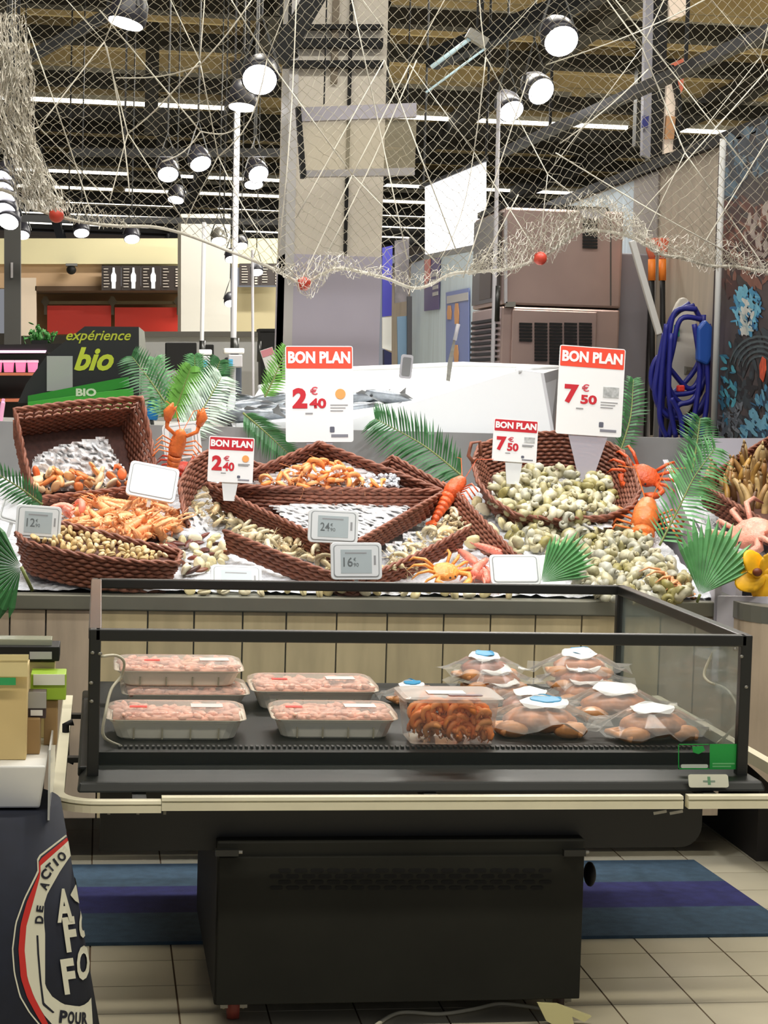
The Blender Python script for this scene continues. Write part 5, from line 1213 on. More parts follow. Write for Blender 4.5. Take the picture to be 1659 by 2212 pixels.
def fan(label, base, Y, a0, a1, rpx, n, m, seed=0, stalk=None):
    rg = random.Random(seed); t = thing('fan_palm_leaf', label, 'palm leaf', P(base[0], base[1], Y)); f_ = Frame(base[0], base[1], Y, 0, 12)
    da = (a1 - a0) / n
    for k in range(n):
        a = R(a0 + (k + .5) * da); L = rpx * (.72 + .28 * math.sin(math.pi * (k + .5) / n)) * rg.uniform(.93, 1.06); h = R(da) * .5
        def q(r, aa, d): return f_.pt(r * math.cos(aa), r * math.sin(aa), d)
        m_ = MB(); m_.add([q(3, a, 0), q(L * .78, a - h, .002), q(L * .8, a, .012), q(L * .78, a + h, .002), q(L, a, -.01 + rg.uniform(-.01, .02))], [(0, 1, 2), (0, 2, 3), (1, 4, 2), (2, 4, 3)])
        m_.build('leaf_finger', m, t)
    if stalk: MB().tube([P(base[0], base[1], Y), P(stalk[0], stalk[1], Y + .02)], .005, 6).build('stalk', stemm, t, True)
    return t
frond('dark green palm frond leaning behind the wide tray', [(1000, 1030, 6.8), (915, 962, 6.85), (812, 905, 6.9)], 82, pg[0], 34, seed=1)
frond('palm frond standing over the orange lobster', [(1425, 1178, 6.15), (1470, 1090, 6.2), (1500, 1030, 6.25), (1545, 968, 6.3)], 92, pg[1], 30, seed=2)
frond('dark palm frond behind the trough wall of the end counter', [(1495, 1020, 6.9), (1505, 960, 6.95), (1512, 905, 7.0)], 62, pg[0], 22, seed=3)
frond('dark palm frond poking in from the left edge', [(92, 1090, 6.1), (45, 1055, 6.1), (-20, 1015, 6.1)], 44, pg[0], 18, seed=4)
frond('palm frond coloured pale as if lit behind the small 2,40 card', [(398, 940, 6.95), (440, 880, 7.0), (478, 815, 7.05)], 74, pg[2], 26, seed=5)
frond('dark palm frond drooping left of the large 2,40 sign', [(525, 892, 6.95), (575, 935, 6.92), (628, 985, 6.9)], 52, pg[0], 24, seed=6)
frond('narrow palm frond standing between fish tray and sign', [(572, 858, 7.4), (595, 810, 7.4), (618, 752, 7.4)], 40, pg[3], 20, seed=7)
frond('dark palm frond hidden behind the large 7,50 sign', [(1340, 975, 6.9), (1362, 900, 6.95), (1368, 820, 7.0)], 44, pg[0], 24, seed=8)
frond('wide green palm frond beside the organic sign', [(378, 900, 7.3), (330, 830, 7.35), (285, 770, 7.4)], 60, pg[0], 24, seed=9)
frond('lime green upright palm frond behind the blue pouch', [(372, 905, 7.2), (392, 850, 7.2), (412, 795, 7.2)], 46, pg[3], 20, seed=10, narrow=1.6)
frond('mid green palm frond near the till monitor', [(352, 900, 7.3), (345, 840, 7.35), (335, 775, 7.4)], 50, pg[1], 20, seed=11)
frond('small dark palm frond below the till stand', [(455, 860, 7.5), (462, 820, 7.5), (475, 780, 7.5)], 50, pg[0], 18, seed=12)
frond('small green palm frond left of the till stand', [(425, 850, 7.6), (422, 805, 7.6), (420, 768, 7.6)], 36, pg[1], 16, seed=13)
fan('broad green fan palm leaf at the corner of the counter', (1512, 1285), 5.62, 22, 112, 178, 15, pg[1], 1, (1506, 1300))
fan('green fan palm leaf lying behind the blank tag', (1168, 1258), 5.78, 4, 78, 140, 13, pg[1], 2)
fan('dark fan palm leaf hanging at the left edge', (46, 1225), 5.5, 115, 262, 150, 15, pg[0], 3, (70, 1276))
# ------------------------------------------------------------------ glass display case
YF, YR = 4.25, 5.33
cx0 = P(203, 1500, YF).x; cx1 = P(1606, 1500, YF).x; zt1 = P(800, 1376, YF).z; zfl = .602; zrim = .558
gc = thing('display_case', 'black chilled display case on casters with glass sides and cream bumper', 'display case', ((cx0 + cx1) / 2, 4.75, 0))
bx0 = P(466, 2000, 4.22).x; bx1 = P(1259, 2000, 4.22).x; bz0 = P(860, 2166, 4.22).z; bz1 = P(860, 1836, 4.22).z
MB().bb((bx0, 4.225, bz0), (bx1, 5.02, bz1 + .02)).build('base_cabinet', black, gc, bevel=.004)
fp = MB().bb((bx0 + .004, 4.212, bz0 + .004), (bx1 - .004, 4.224, bz1 - .012)).build('front_panel', black, gc, bevel=.002)
slm = MB(); pl_ = []
for a0, cx in ((-90, .0105), (90, -.0105)):
    for k in range(5): a = R(a0 + k * 45); pl_.append(Vector((cx + .0042 * math.cos(a), 0, .0042 * math.sin(a))))
slm.prism(pl_, (0, .002, 0)); slm = slm.mesh('vent_slot'); slm.materials.append(mat('slot_black', (6, 6, 6), .9))
for rw in range(4):
    for k in range(17):
        x = 615 + k * 35.2 - (18 if rw % 2 else 0); 
        o = bpy.data.objects.new('vent_slot', slm); col.objects.link(o); o.parent = fp; o.location = P(x, 1881 + rw * 12.4, 4.2105)
for x in (490, 1240):
    q = P(x, 1841, 4.2); MB().box(q, (.05, .02, .014)).build('hinge', blackm, gc); MB().tube([q + Vector((.026, 0, 0)), q + Vector((.034, 0, 0))], .004, 8).build('hinge_pin', steel, gc)
q = P(1274, 1888, 4.5); MB().ell(q, (.014, .03, .03), 12, 8).build('side_knob', darkplastic, gc, True)
# rounded lower tub
lx0 = P(216, 1790, 4.28).x; lx1 = P(1513, 1790, 4.28).x; lz0 = P(860, 1832, 4.28).z
pl_ = [(lx0, .556), (lx0, lz0)]
for k in range(7): a = R(-90 + k * 15); pl_.append((lx1 - .05 + .05 * math.cos(a), lz0 + .05 + .05 * math.sin(a)))
pl_.append((lx1, .556))
MB().prism([Vector((x, 4.27, z)) for x, z in pl_], (0, 1.02, 0)).build('tub', mat('tub_black', (18, 18, 15), .5), gc)
# deck with display floor
ox0 = P(166, 1690, 4.2).x; ox1 = P(1648, 1690, 4.2).x
zr0 = P(860, 1712, 4.17).z
MB().bb((ox0 + .03, 4.33, .562), (ox1 - .03, 5.36, zfl)).build('display_floor', mat('case_floor', (14, 14, 12), .5, spec=.2, var=.1), gc)
fm = mat('rim_black', (26, 29, 25), .42, var=.06, spec=.35)
MB().hexa([(ox0, 4.17, zr0), (ox1, 4.17, zr0), (ox1, 4.36, zr0), (ox0, 4.36, zr0), (ox0 + .004, 4.19, zr0 + .02), (ox1 - .004, 4.19, zr0 + .02), (ox1 - .03, 4.34, zrim + .018), (ox0 + .03, 4.34, zrim + .018)]).build('front_rim', fm, gc, bevel=.006)
MB().bb((ox0, 5.28, zr0), (ox1, 5.42, zrim + .01)).build('rear_rim', fm, gc, bevel=.006)
for x0, x1, nm in ((ox0, cx0 + .03, 'left_rim'), (cx1 - .03, ox1, 'right_rim')): MB().bb((x0, 4.34, zr0), (x1, 5.28, zrim + .01)).build(nm, fm, gc, bevel=.006)
ps = MB()
for k in range(110):
    x = cx0 + .06 + k * (cx1 - cx0 - .12) / 109; ps.box((x, 4.38, zfl + .003), (.006, .02, .006))
ps.build('perforated_strip', mat('strip_black', (34, 34, 30), .5), gc, kind='stuff')
# frame
fbm = mat('frame_black', (28, 29, 26), .4)
bw = .026
ZB = zrim - .01
for x in (cx0, cx1):
    MB().bb((x - bw / 2, YF - bw / 2, ZB), (x + bw / 2, YF + bw / 2, zt1 + bw / 2)).build('front_post', fbm, gc, bevel=.003)
    MB().bb((x - bw / 2, YR - bw / 2, ZB), (x + bw / 2, YR + bw / 2, zt1 + bw / 2)).build('rear_post', fbm, gc, bevel=.003)
MB().bb((cx0, YF - bw / 2, zt1 - bw / 2), (cx1, YF + bw / 2, zt1 + bw / 2)).build('front_top_bar', fbm, gc, bevel=.003); MB().bb((cx0, YR - bw / 2, zt1 - bw / 2), (cx1, YR + bw / 2, zt1 + bw / 2)).build('rear_top_bar', fbm, gc, bevel=.003)
for x, nm in ((cx0, 'left_top_bar'), (cx1, 'right_top_bar')): MB().bb((x - bw * .55, YF + bw / 2, zt1 - bw / 2), (x + bw * .55, YR - bw / 2, zt1 + bw / 2)).build(nm, mat('bar_reflection', (92, 84, 78), .28, .4) if nm[0] == 'l' else fbm, gc, bevel=.003)  # left bar alone is paler: reflected surroundings put into its colour
MB().bb((cx0 + bw / 2, YF - .003, ZB), (cx1 - bw / 2, YF + .003, zt1 - bw / 2)).build('front_glass', glass, gc); MB().bb((cx0 + bw / 2, YR - .003, ZB), (cx1 - bw / 2, YR + .003, zt1 - bw / 2)).build('rear_glass', glass, gc)
for x, nm in ((cx0, 'left_glass'), (cx1, 'right_glass')): MB().bb((x - .003, YF + bw / 2, ZB), (x + .003, YR - bw / 2, zt1 - bw / 2)).build(nm, glass, gc)
for x, y in ((200, 1410), (216, 1412), (197, 1475), (198, 1515), (1602, 1418), (1588, 1402), (1612, 1484)): MB().ell(P(x, y, YF - bw / 2 - .001), (.005, .003, .004), 8, 6).build('screw', steel, gc, True)
# bumper
bzz = P(860, 1733, 4.1).z
bx_l = P(122, 1735, 4.1).x; bx_r = ox1 + .12
def bpath(x0, y0, x1, y1, r=.07):
    return None
def bump_tube(name, pts, w, hh, m):
    """flat sided bumper profile swept along a level path"""
    pts = [Vector(p) for p in pts]; K = len(pts); vs = []; prof = [(-w, -hh), (w, -hh), (w, hh * .2), (w * .6, hh * .2), (w * .6, hh * .5), (w, hh * .5), (w * .8, hh), (-w, hh)]; n = len(prof)
    for i in range(K):
        t = (pts[min(i + 1, K - 1)] - pts[max(i - 1, 0)]).normalized(); o = Vector((t.y, -t.x, 0))
        vs += [pts[i] + o * a + Vector((0, 0, b)) for a, b in prof]
    fs = [(i * n + j, i * n + (j + 1) % n, (i + 1) * n + (j + 1) % n, (i + 1) * n + j) for i in range(K - 1) for j in range(n)] + [tuple(range(n))[::-1], tuple((K - 1) * n + j for j in range(n))]
    return MB().add(vs, fs).build(name, m, gc)
j1 = P(348, 1735, 4.1).x; j2 = P(1478, 1735, 4.1).x; r_ = .09
arcl = [(bx_l + r_ - r_ * math.cos(R(a)), 4.1 + r_ - r_ * math.sin(R(a)), bzz - .006) for a in range(0, 91, 10)]
bump_tube('bumper', [(bx_l, 5.48, bzz - .006), (bx_l, 4.9, bzz - .006)] + arcl + [(j1, 4.1, bzz - .006)], .014, .0125, cream)
bump_tube('bumper', [(j1 + .001, 4.1, bzz), ((j1 + j2) / 2, 4.1, bzz), (j2 - .006, 4.1, bzz)], .014, .014, cream)
arcr = [(bx_r - r_ + r_ * math.sin(R(a)), 4.1 + r_ - r_ * math.cos(R(a)), bzz) for a in range(0, 91, 10)]
bump_tube('bumper', [(j2 + .006, 4.1, bzz)] + arcr + [(bx_r, 4.9, bzz), (bx_r, 5.48, bzz)], .014, .014, cream)
for x in (235, 298, 356, 1440, 1475): MB().bar(P(x, 1752, 4.12), P(x + (0 if x < 1400 else -28), 1757, 4.13), .006).build('bumper_bolt', steel, gc)
for x in (cx0 + .1, (cx0 + cx1) / 2, cx1 - .1): MB().bb((x - .015, 4.11, bzz - .01), (x + .015, 4.28, bzz + .005)).build('bumper_bracket', blackm, gc)
for y in (4.6, 5.2): MB().bb((bx_l, y, bzz - .012), (lx0, y + .03, bzz)).build('bumper_bracket', blackm, gc)
# side handle
MB().tube([P(158, 1560, 4.9), P(142, 1565, 4.9), P(142, 1640, 4.9), P(160, 1645, 4.9)], .009, 8).build('side_handle', darkplastic, gc, True)
# casters
for k, (x, yv, cw) in enumerate(((508, 4.3, (132, 54, 44)), (1216, 4.3, (70, 50, 44)), (508, 4.95, (132, 54, 44)), (1216, 4.95, (70, 50, 44)))):
    X = P(x, 2190, 4.22).x; c_ = MB().bb((X - .03, yv - .035, bz0 - .02), (X + .03, yv + .035, bz0)).build('caster', steel, gc)
    MB().lathe([(.012, -.014), (.038, -.013), (.04, 0), (.038, .013), (.012, .014)], 20, Matrix.Translation((X, yv, .0405)) @ Matrix.Rotation(R(90), 4, 'Y')).build('wheel', mat('wheel_%d' % (k % 2), cw, .5), c_, True)
    for s_ in (-1, 1): MB().hexa([(X + s_ * .02, yv - .02, .03), (X + s_ * .024, yv - .02, .03), (X + s_ * .024, yv + .02, .03), (X + s_ * .02, yv + .02, .03), (X + s_ * .02, yv - .034, bz0 - .02), (X + s_ * .024, yv - .034, bz0 - .02), (X + s_ * .024, yv + .034, bz0 - .02), (X + s_ * .02, yv + .034, bz0 - .02)]).build('fork', mat('fork_cream', (200, 190, 150), .4), c_)
# broken caster guard on the right
MB().prism([P(x, y, 4.2) for x, y in ((1162, 2168), (1205, 2170), (1278, 2196), (1262, 2208), (1236, 2196), (1242, 2222), (1215, 2226), (1180, 2205))], (0, .012, 0)).build('caster_guard', mat('guard_cream', (214, 206, 150), .5), gc)
# stickers
grs = mat('sticker_green', (28, 160, 66), .4); f_ = Frame(1529, 1635, YF - .0035)
st = thing('glass_sticker', 'green sticker on the lower right corner of the case glass', 'sticker', P(1529, 1660, YF - .004))
for r4 in ((-64, 26, 2, 28), (-64, -27, 2, -24), (-64, -27, -62, 28)): m_ = MB(); f_.rect(m_, *r4, 0, .0006); m_.build('border', grs, st)
m_ = MB(); f_.rect(m_, 4, -27, 64, 28, 0, .0006); m_.build('panel', grs, st)
m_ = MB(); m_.prism([f_.pt(x, z, 0) for x, z in ((-34, 22), (-10, 24), (-6, 14), (-20, 6), (-32, 10))], f_.n * .0006); m_.build('leaf_mark', grs, st)
m_ = MB(); f_.rect(m_, -58, -24, 0, -16, 0, .0008, 3); m_.build('white_bar', mat('sticker_white', (214, 224, 206), .4), st)
for k in range(2): m_ = MB(); f_.rect(m_, 10, -16 - k * 6, 58 - 8 * k, -13 - k * 6, .0006, .001); m_.build('text_line', mat('sticker_pale', (120, 200, 130), .4), st)
wl = thing('white_label', 'white label with a small green cross on the black case rim', 'label', P(1530, 1700, 4.18)); f_ = Frame(1530, 1687, 4.172, 0, 16)
m_ = MB(); f_.rect(m_, -43, -14, 43, 14, 0, .002, 5); m_.build('plate', mat('label_ivory', (226, 226, 204), .4), wl)
m_ = MB(); f_.rect(m_, -12, -3, 14, 1, .002, .0026); m_.build('mark_bar', mat('mark_grey', (140, 160, 140), .5), wl); m_ = MB(); f_.rect(m_, -2, -8, 4, 9, .002, .0028); m_.build('mark_post', mat('mark_green2', (110, 160, 120), .5), wl)
# white leads inside the case
wm = mat('lead_white', (206, 200, 176), .5)
for lb, pts in (('white cable looping inside the left of the case', [(220, 1418, 4.35), (250, 1416, 4.4), (268, 1430, 4.42), (262, 1460, 4.45), (240, 1490, 4.42), (228, 1540, 4.38), (224, 1590, 4.36), (262, 1612, 4.4)]), ('white cable bowing inside the right of the case', [(1545, 1400, 4.5), (1522, 1450, 4.5), (1530, 1472, 4.48), (1570, 1490, 4.45), (1592, 1530, 4.4), (1585, 1570, 4.4), (1550, 1606, 4.4)])):
    o = MB().tube(smoothpath([P(*p) for p in pts], 6), .0035, 6).build('cable', wm, None, True); tag(o, lb, 'cable')
o = MB().tube(smoothpath([PZ(800, 2225, .006), PZ(860, 2188, .006), PZ(950, 2190, .006), PZ(1020, 2180, .006), PZ(1085, 2168, .006), PZ(1180, 2180, .006)], 8), .005, 6).build('floor_cable', wm, None, True); tag(o, 'white cable lying on the floor under the case', 'cable')

# ------------------------------------------------------------------ trays in the case
traym = mat('foam_tray', (246, 242, 224), .5); pinkm = mat('packed_prawns', (236, 176, 150), .4, var=.3, scale=45); 
def tray(label, cx, cy, Y, w, d, h, rz, seed, z=None):
    q = P(cx, cy, Y); z = zfl + .0005 if z is None else z
    t = thing('seafood_tray', label, 'food tray', (q.x, Y, z)); M = Matrix.Translation((q.x, Y + d / 2, z)) @ Matrix.Rotation(R(rz), 4, 'Z')
    rg = random.Random(seed)
    def ring(fx, zz, r=.03):
        W2, D2 = w / 2 * fx, d / 2 * (fx if fx > .9 else fx * .96); out = []
        for sx, sy, a0 in ((1, 1, 0), (-1, 1, 90), (-1, -1, 180), (1, -1, 270)):
            for k in range(4): a = R(a0 + 30 * k); out.append(M @ Vector((sx * (W2 - r) + r * math.cos(a), sy * (D2 - r) + r * math.sin(a), zz)))
        return out
    def shell(rings):
        m_ = MB(); n = 16; vs = [p for rg_ in rings for p in rg_]; fs = [(i * n + j, i * n + (j + 1) % n, (i + 1) * n + (j + 1) % n, (i + 1) * n + j) for i in range(len(rings) - 1) for j in range(n)]
        return m_.add(vs, fs + [tuple(range(n))[::-1]])
    shell([ring(.8, 0), ring(.84, .004), ring(.92, h * .62), ring(.94, h * .62), ring(.95, h * .72), ring(1.0, h * .72), ring(1.0, h * .74)]).build('tray', traym, t, False)
    for k in range(4):
        x = (-.3 + .2 * k) * w; p = M @ Vector((x, -d / 2 * .86, h * .28)); MB().bb((p.x - .0016, p.y - .004, p.z - h * .24), (p.x + .0016, p.y + .012, p.z + h * .16)).build('rib_shade', mat('tray_shade', (150, 144, 122), .5), t)  # shade between the bumps of the tray side, put in as darker strips
    m_ = MB()
    m_.box(M @ Vector((0, 0, h * .72)), (w * .9, d * .88, h * .1), M.to_3x3())
    for k in range(120): m_.ell(M @ Vector((rg.uniform(-.43, .43) * w, rg.uniform(-.42, .42) * d, h * .7 + rg.uniform(0, h * .18))), (.022, .009, .007), 6, 4, Euler((0, rg.uniform(-.3, .3), rg.uniform(-3, 3))).to_matrix())
    m_.build('prawns', pinkm, t, True, kind='stuff')
    m_ = shell([ring(1.0, h * .745), ring(.985, h * .9), ring(.9, h)]); n = 16; m_.f.pop(); m_.add(ring(.9, h), [tuple(range(16))]); m_.build('film_lid', clear('milky_film', (238, 228, 220), .26, .12), t, True)
    lx = rg.choice((-.1, .22, .28)) * w
    MB().box(M @ Vector((lx, 0, h * 1.0 + .0015)), (.075, .05, .001), M.to_3x3()).build('label', mat('pack_label', (206, 208, 206), .45), t); MB().box(M @ Vector((lx - .16 if lx > 0 else lx + .14, -.02, h + .0015)), (.04, .022, .001), M.to_3x3()).build('red_sticker', mat('pack_red', (232, 60, 50), .45), t)
tray('white prawn tray at the bottom of the left pair', 402, 1500, 4.88, .325, .22, .055, 1, 1)
tray('white prawn tray on top of the left pair', 388, 1470, 4.90, .33, .22, .055, 0, 2, zfl + .057)
tray('single white prawn tray in front of the left pair', 384, 1560, 4.46, .325, .2, .066, -1.5, 3)
tray('white prawn tray at the back in the middle of the case', 684, 1490, 4.88, .33, .22, .068, 0, 4)
tray('white prawn tray in front of the middle one, next to the tub', 728, 1560, 4.48, .30, .2, .064, -1, 5)
# clear tub of prawns
q = P(982, 1600, 4.4); tbx = thing('prawn_tub', 'clear plastic tub filled with orange prawns', 'tub', (q.x, 4.5, zfl))
M = Matrix.Translation((q.x, 4.5, zfl + .001)); m_ = MB()
def rr4(w, d, z, r=.02): 
    o_ = []
    for sx, sy, a0 in ((1, 1, 0), (-1, 1, 90), (-1, -1, 180), (1, -1, 270)):
        for k in range(4): a = R(a0 + 30 * k); o_.append(M @ Vector((sx * (w / 2 - r) + r * math.cos(a), sy * (d / 2 - r) + r * math.sin(a), z)))
    return o_
rings = [rr4(.195, .15, 0), rr4(.215, .165, .08), rr4(.218, .168, .1)]
m_.add([p for r4 in rings for p in r4], [(i * 16 + j, i * 16 + (j + 1) % 16, (i + 1) * 16 + (j + 1) % 16, (i + 1) * 16 + j) for i in range(2) for j in range(16)] + [tuple(range(16))[::-1]]); m_.build('container', clear('tub_plastic', (235, 230, 222), .05, .08), tbx)
m_ = MB(); rings = [rr4(.236, .186, .1), rr4(.238, .188, .108), rr4(.22, .17, .112)]; m_.add([p for r4 in rings for p in r4], [(i * 16 + j, i * 16 + (j + 1) % 16, (i + 1) * 16 + (j + 1) % 16, (i + 1) * 16 + j) for i in range(2) for j in range(16)] + [tuple(range(32, 48))]); m_.build('lid', clear('lid_plastic', (232, 226, 220), .4, .2), tbx)
MB().box(M @ Vector((-.01, -.02, .114)), (.09, .05, .001)).build('label', mat('pack_label', (206, 208, 206), .45), tbx); MB().box(M @ Vector((.03, -.06, .114)), (.08, .02, .001)).build('print', mat('pack_purple', (96, 72, 84), .5), tbx)
rng = random.Random(50); tk = Kind(tag(prawn_mesh(190, .085, False, 1.7).build('prawn', mat('tub_prawn', (250, 150, 76), .4, var=.15, scale=40, pal=[(252, 160, 84), (246, 134, 62), (252, 176, 110)]), None, True), 'prawn', 'prawn'))
for k in range(110):
    x, y, z = rng.uniform(-.078, .078), rng.choice((rng.uniform(-.066, -.045), rng.uniform(-.055, .05))), .014 + .07 * (k / 110) 
    tk.put(TRS(M @ Vector((x, y, z)), (R(90) + rng.uniform(-.5, .5), rng.uniform(-1, 1), rng.uniform(-.6, .6)), rng.uniform(.6, .8)), 'deep orange prawn packed inside the clear tub', 'prawns inside the clear tub')
# vacuum packed crabs
vcm = mat('packed_crab', (176, 98, 58), .4, var=.45, scale=28, pal=[(170, 92, 56), (196, 128, 72), (150, 78, 52), (190, 110, 62)]); blab = mat('label_blue', (58, 150, 196), .45); vlm = mat('packed_crab_legs', (206, 140, 80), .4, var=.35, scale=30); wlab = mat('label_white', (232, 232, 230), .45)
def pack(label, cx, cy, Y, s, rz, z, blue, seed, group=None):
    rg = random.Random(seed); q = P(cx, cy, Y); t = thing('crab_pack', label, 'crab pack', (q.x, Y, z)); M = Matrix.Translation((q.x, Y, z + .002)) @ Matrix.Rotation(R(rz), 4, 'Z'); M3 = M.to_3x3()
    m_ = MB(); m_.ell(M @ Vector((0, 0, .028 * s)), (.07 * s, .052 * s, .026 * s), 24, 12, M3, lambda a, b: 1 + .07 * math.sin(a * 9 + seed) * math.sin(b * 3)); m_.build('crab', vcm, t, True); m_ = MB()
    for w in (-1, 1):
        m_.ell(M @ Vector((.055 * w * s, -.032 * s, .014 * s)), (.034 * s, .022 * s, .017 * s), 10, 7, M3)
        for k in range(4): m_.tube([M @ Vector((.05 * w * s, (-.02 + k * .018) * s, .014 * s)), M @ Vector((.085 * w * s, (-.03 + k * .02) * s, .012 * s)), M @ Vector((.07 * w * s, (-.05 + k * .012) * s, .008 * s))], .007 * s, 6)
    m_.build('legs', vlm, t, True)
    n = 30; top = []; m_ = MB(); vs = [M @ Vector((0, 0, .058 * s))]
    for rgk, (rr_, zz) in enumerate(((.05, .056), (.09, .032), (.118, .008))):
        for k in range(n):
            a = 2 * math.pi * k / n; j = 1 + rg.uniform(-.1, .12) * (rgk / 2); vs.append(M @ Vector((rr_ * s * j * 1.15 * math.cos(a), rr_ * s * j * .85 * math.sin(a), zz * s + (rg.uniform(0, .03) * s if rgk == 2 else rg.uniform(-.002, .004)))))
    fs = [(0, 1 + k, 1 + (k + 1) % n) for k in range(n)] + [(1 + g * n + k, 1 + (g + 1) * n + k, 1 + (g + 1) * n + (k + 1) % n, 1 + g * n + (k + 1) % n) for g in range(2) for k in range(n)]
    m_.add(vs, fs); m_.build('film', film, t, False)
    tl = Matrix.Rotation(R(rg.uniform(12, 24)), 3, 'X'); c = M @ Vector((rg.uniform(-.01, .01), -.008, .062 * s)); sx = .042 * s
    pl_ = [c + M3 @ (tl @ Vector((sx * math.cos(i * math.pi / 10) * 1.15, sx * .72 * math.sin(i * math.pi / 10), .004 * math.sin(i * 1.3 + seed)))) for i in range(20)]
    MB().prism(pl_, M3 @ (tl @ Vector((0, 0, .0012)))).build('white_label', wlab, t)
    if blue: MB().prism([p + (c - p) * .35 + M3 @ Vector((.006, .014 * s, .006)) for p in pl_], M3 @ (tl @ Vector((0, 0, .001)))).build('blue_label', blab, t)
    return t
pack('small vacuum packed crab next to the middle tray', 893, 1490, 5.02, .75, 10, zfl, True, 1)
for k, (x, b) in enumerate(((1086, False), (1068, False), (1046, True))): pack('vacuum packed crab in the stack behind the clear tub', x, 1490, 5.0 + k * .03, .95, -8 + 12 * k, zfl + .03 * k, b, 10 + k).__setitem__('group', 'stack of crab packs behind the tub')
for k, (x, b) in enumerate(((1262, False), (1256, True), (1250, True))): pack('vacuum packed crab in the stack with blue labels at the back', x, 1490, 5.02 + k * .03, 1.0, 10 - 9 * k, zfl + .032 * k, b, 20 + k).__setitem__('group', 'stack of blue labelled crab packs')
pack('large vacuum packed brown crab with a round white label', 1326, 1550, 4.78, 1.25, 5, zfl, False, 31)
pack('vacuum packed crab with a blue label in front, beside the clear tub', 1164, 1590, 4.56, 1.25, -6, zfl, True, 32)
pack('vacuum packed crab alone at the front right of the case', 1408, 1600, 4.5, 1.2, 12, zfl, False, 33)
pack('vacuum packed crab tucked between the tub and the large brown crab', 1140, 1540, 4.82, 1.0, 20, zfl, False, 34)

# ------------------------------------------------------------------ round promo stand at the left
XA, YA = -.27, 3.95
def rad(z): return .309 - .183 * z
def DPa(px, py):
    Y = YA - .2
    for _ in range(12):
        p = P(px, py, Y); s_ = max(-.999, min(.999, (p.x - XA) / rad(p.z))); Y = YA - rad(p.z) * math.sqrt(1 - s_ * s_)
    return math.asin(s_), p.z
def DR(ph, z, off): r_ = rad(z) + off; return Vector((XA + r_ * math.sin(ph), YA - r_ * math.cos(ph), z))
def DP(px, py, off): ph, z = DPa(px, py); return DR(ph, z, off)
nv = mat('navy_fabric', (18, 24, 40), .8, var=.15, scale=30)
ps_ = thing('promo_stand', 'round navy promo stand with a crest and white tray top', 'display stand', (XA, YA, 0))
MB().lathe([(rad(0), .004), (rad(.3), .3), (rad(.575), .575)], 72, Matrix.Translation((XA, YA, 0))).build('drum', nv, ps_, True)
zw_ = .58; xw1 = P(100, 1690, 3.86).x
MB().hexa([(-.62, 3.86, zw_), (xw1 - .012, 3.86, zw_), (xw1 - .012, 4.26, zw_), (-.62, 4.26, zw_), (-.62, 3.84, .668), (xw1, 3.84, .668), (xw1, 4.28, .668), (-.62, 4.28, .668)]).build('tray_top', white, ps_, bevel=.004)
MB().bb((xw1 + .004, 3.84, .56), (xw1 + .008, 4.28, .70)).build('clear_edge', clear('acrylic', (230, 232, 226), .5, .1), ps_)
creamp = mat('crest_cream', (214, 212, 190), .7); crr = mat('crest_red', (196, 40, 32), .7); crn = mat('crest_navy', (16, 20, 34), .8)
def band(name, outer, inner, m, off, par=ps_, both=True):
    """strip between two photo polylines wrapped on the drum, repeated mirrored on the far half"""
    def den(pl, n=40):
        L = [0]
        for a, b in zip(pl, pl[1:]): L.append(L[-1] + math.dist(a, b))
        out = []
        for k in range(n + 1):
            t = L[-1] * k / n; i = max(j for j in range(len(L)) if L[j] <= t + 1e-9); i = min(i, len(pl) - 2); u = (t - L[i]) / max(1e-9, L[i + 1] - L[i]); out.append((pl[i][0] + (pl[i + 1][0] - pl[i][0]) * u, pl[i][1] + (pl[i + 1][1] - pl[i][1]) * u))
        return out
    A = [DPa(*q) for q in den(outer)]; B = [DPa(*q) for q in den(inner)]; ns = 4; m_ = MB()
    for mir in ((0, 1) if both else (0,)):
        vs = []
        for (pa, za), (pb, zb_) in zip(A, B):
            for k in range(ns + 1):
                u = k / ns; ph = pa + (pb - pa) * u; z = za + (zb_ - za) * u; vs.append(DR(math.pi - ph if mir else ph, z, off))
        n = ns + 1; m_.add(vs, [(i * n + j, i * n + j + 1, (i + 1) * n + j + 1, (i + 1) * n + j) for i in range(len(A) - 1) for j in range(ns)])
    return m_.build(name, m, par)
sil = [(140, 1800), (160, 1840), (168, 1900), (178, 1960), (186, 2020), (192, 2080), (196, 2140), (199, 2190), (200, 2215)]
out1 = [(141, 1803), (79, 1851), (80, 1882), (75, 1891), (51, 1940), (32, 1994), (25, 2051), (29, 2102), (41, 2152), (62, 2188), (90, 2222)]
in1 = [(143, 1806), (82, 1854), (83, 1883), (79, 1892), (54, 1941), (35, 1995), (28, 2051), (32, 2102), (44, 2151), (65, 2187), (94, 2222)]
band('crest_outline', out1, in1, creamp, .0012)
out2 = [(143, 1809), (83, 1858), (83, 1886), (56, 1950), (43, 2000), (39, 2051), (44, 2112), (58, 2155), (80, 2196), (96, 2222)]
in2 = [(146, 1816), (86, 1870), (86, 1890), (70, 1950), (56, 2000), (52, 2051), (58, 2112), (72, 2152), (92, 2190), (108, 2222)]
band('crest_red_band', out2, in2, crr, .0016)
inn_ = [(157, 1839), (128, 1882), (101, 1930), (94, 1952), (93, 1984), (96, 2017), (96, 2129), (111, 2152), (135, 2169), (169, 2174), (186, 2168), (195, 2155)]
band('crest_cream_band', [(146, 1816), (86, 1870), (86, 1890), (70, 1950), (56, 2000), (52, 2051), (58, 2112), (72, 2152), (92, 2190), (120, 2222), (170, 2232), (199, 2222)], inn_, creamp, .0018)
band('crest_inner_line', [(77, 2020), (79, 2060), (84, 2120), (90, 2170), (112, 2188)], [(81, 2020), (83, 2060), (88, 2120), (94, 2166), (116, 2186)], crn, .0024, both=False)
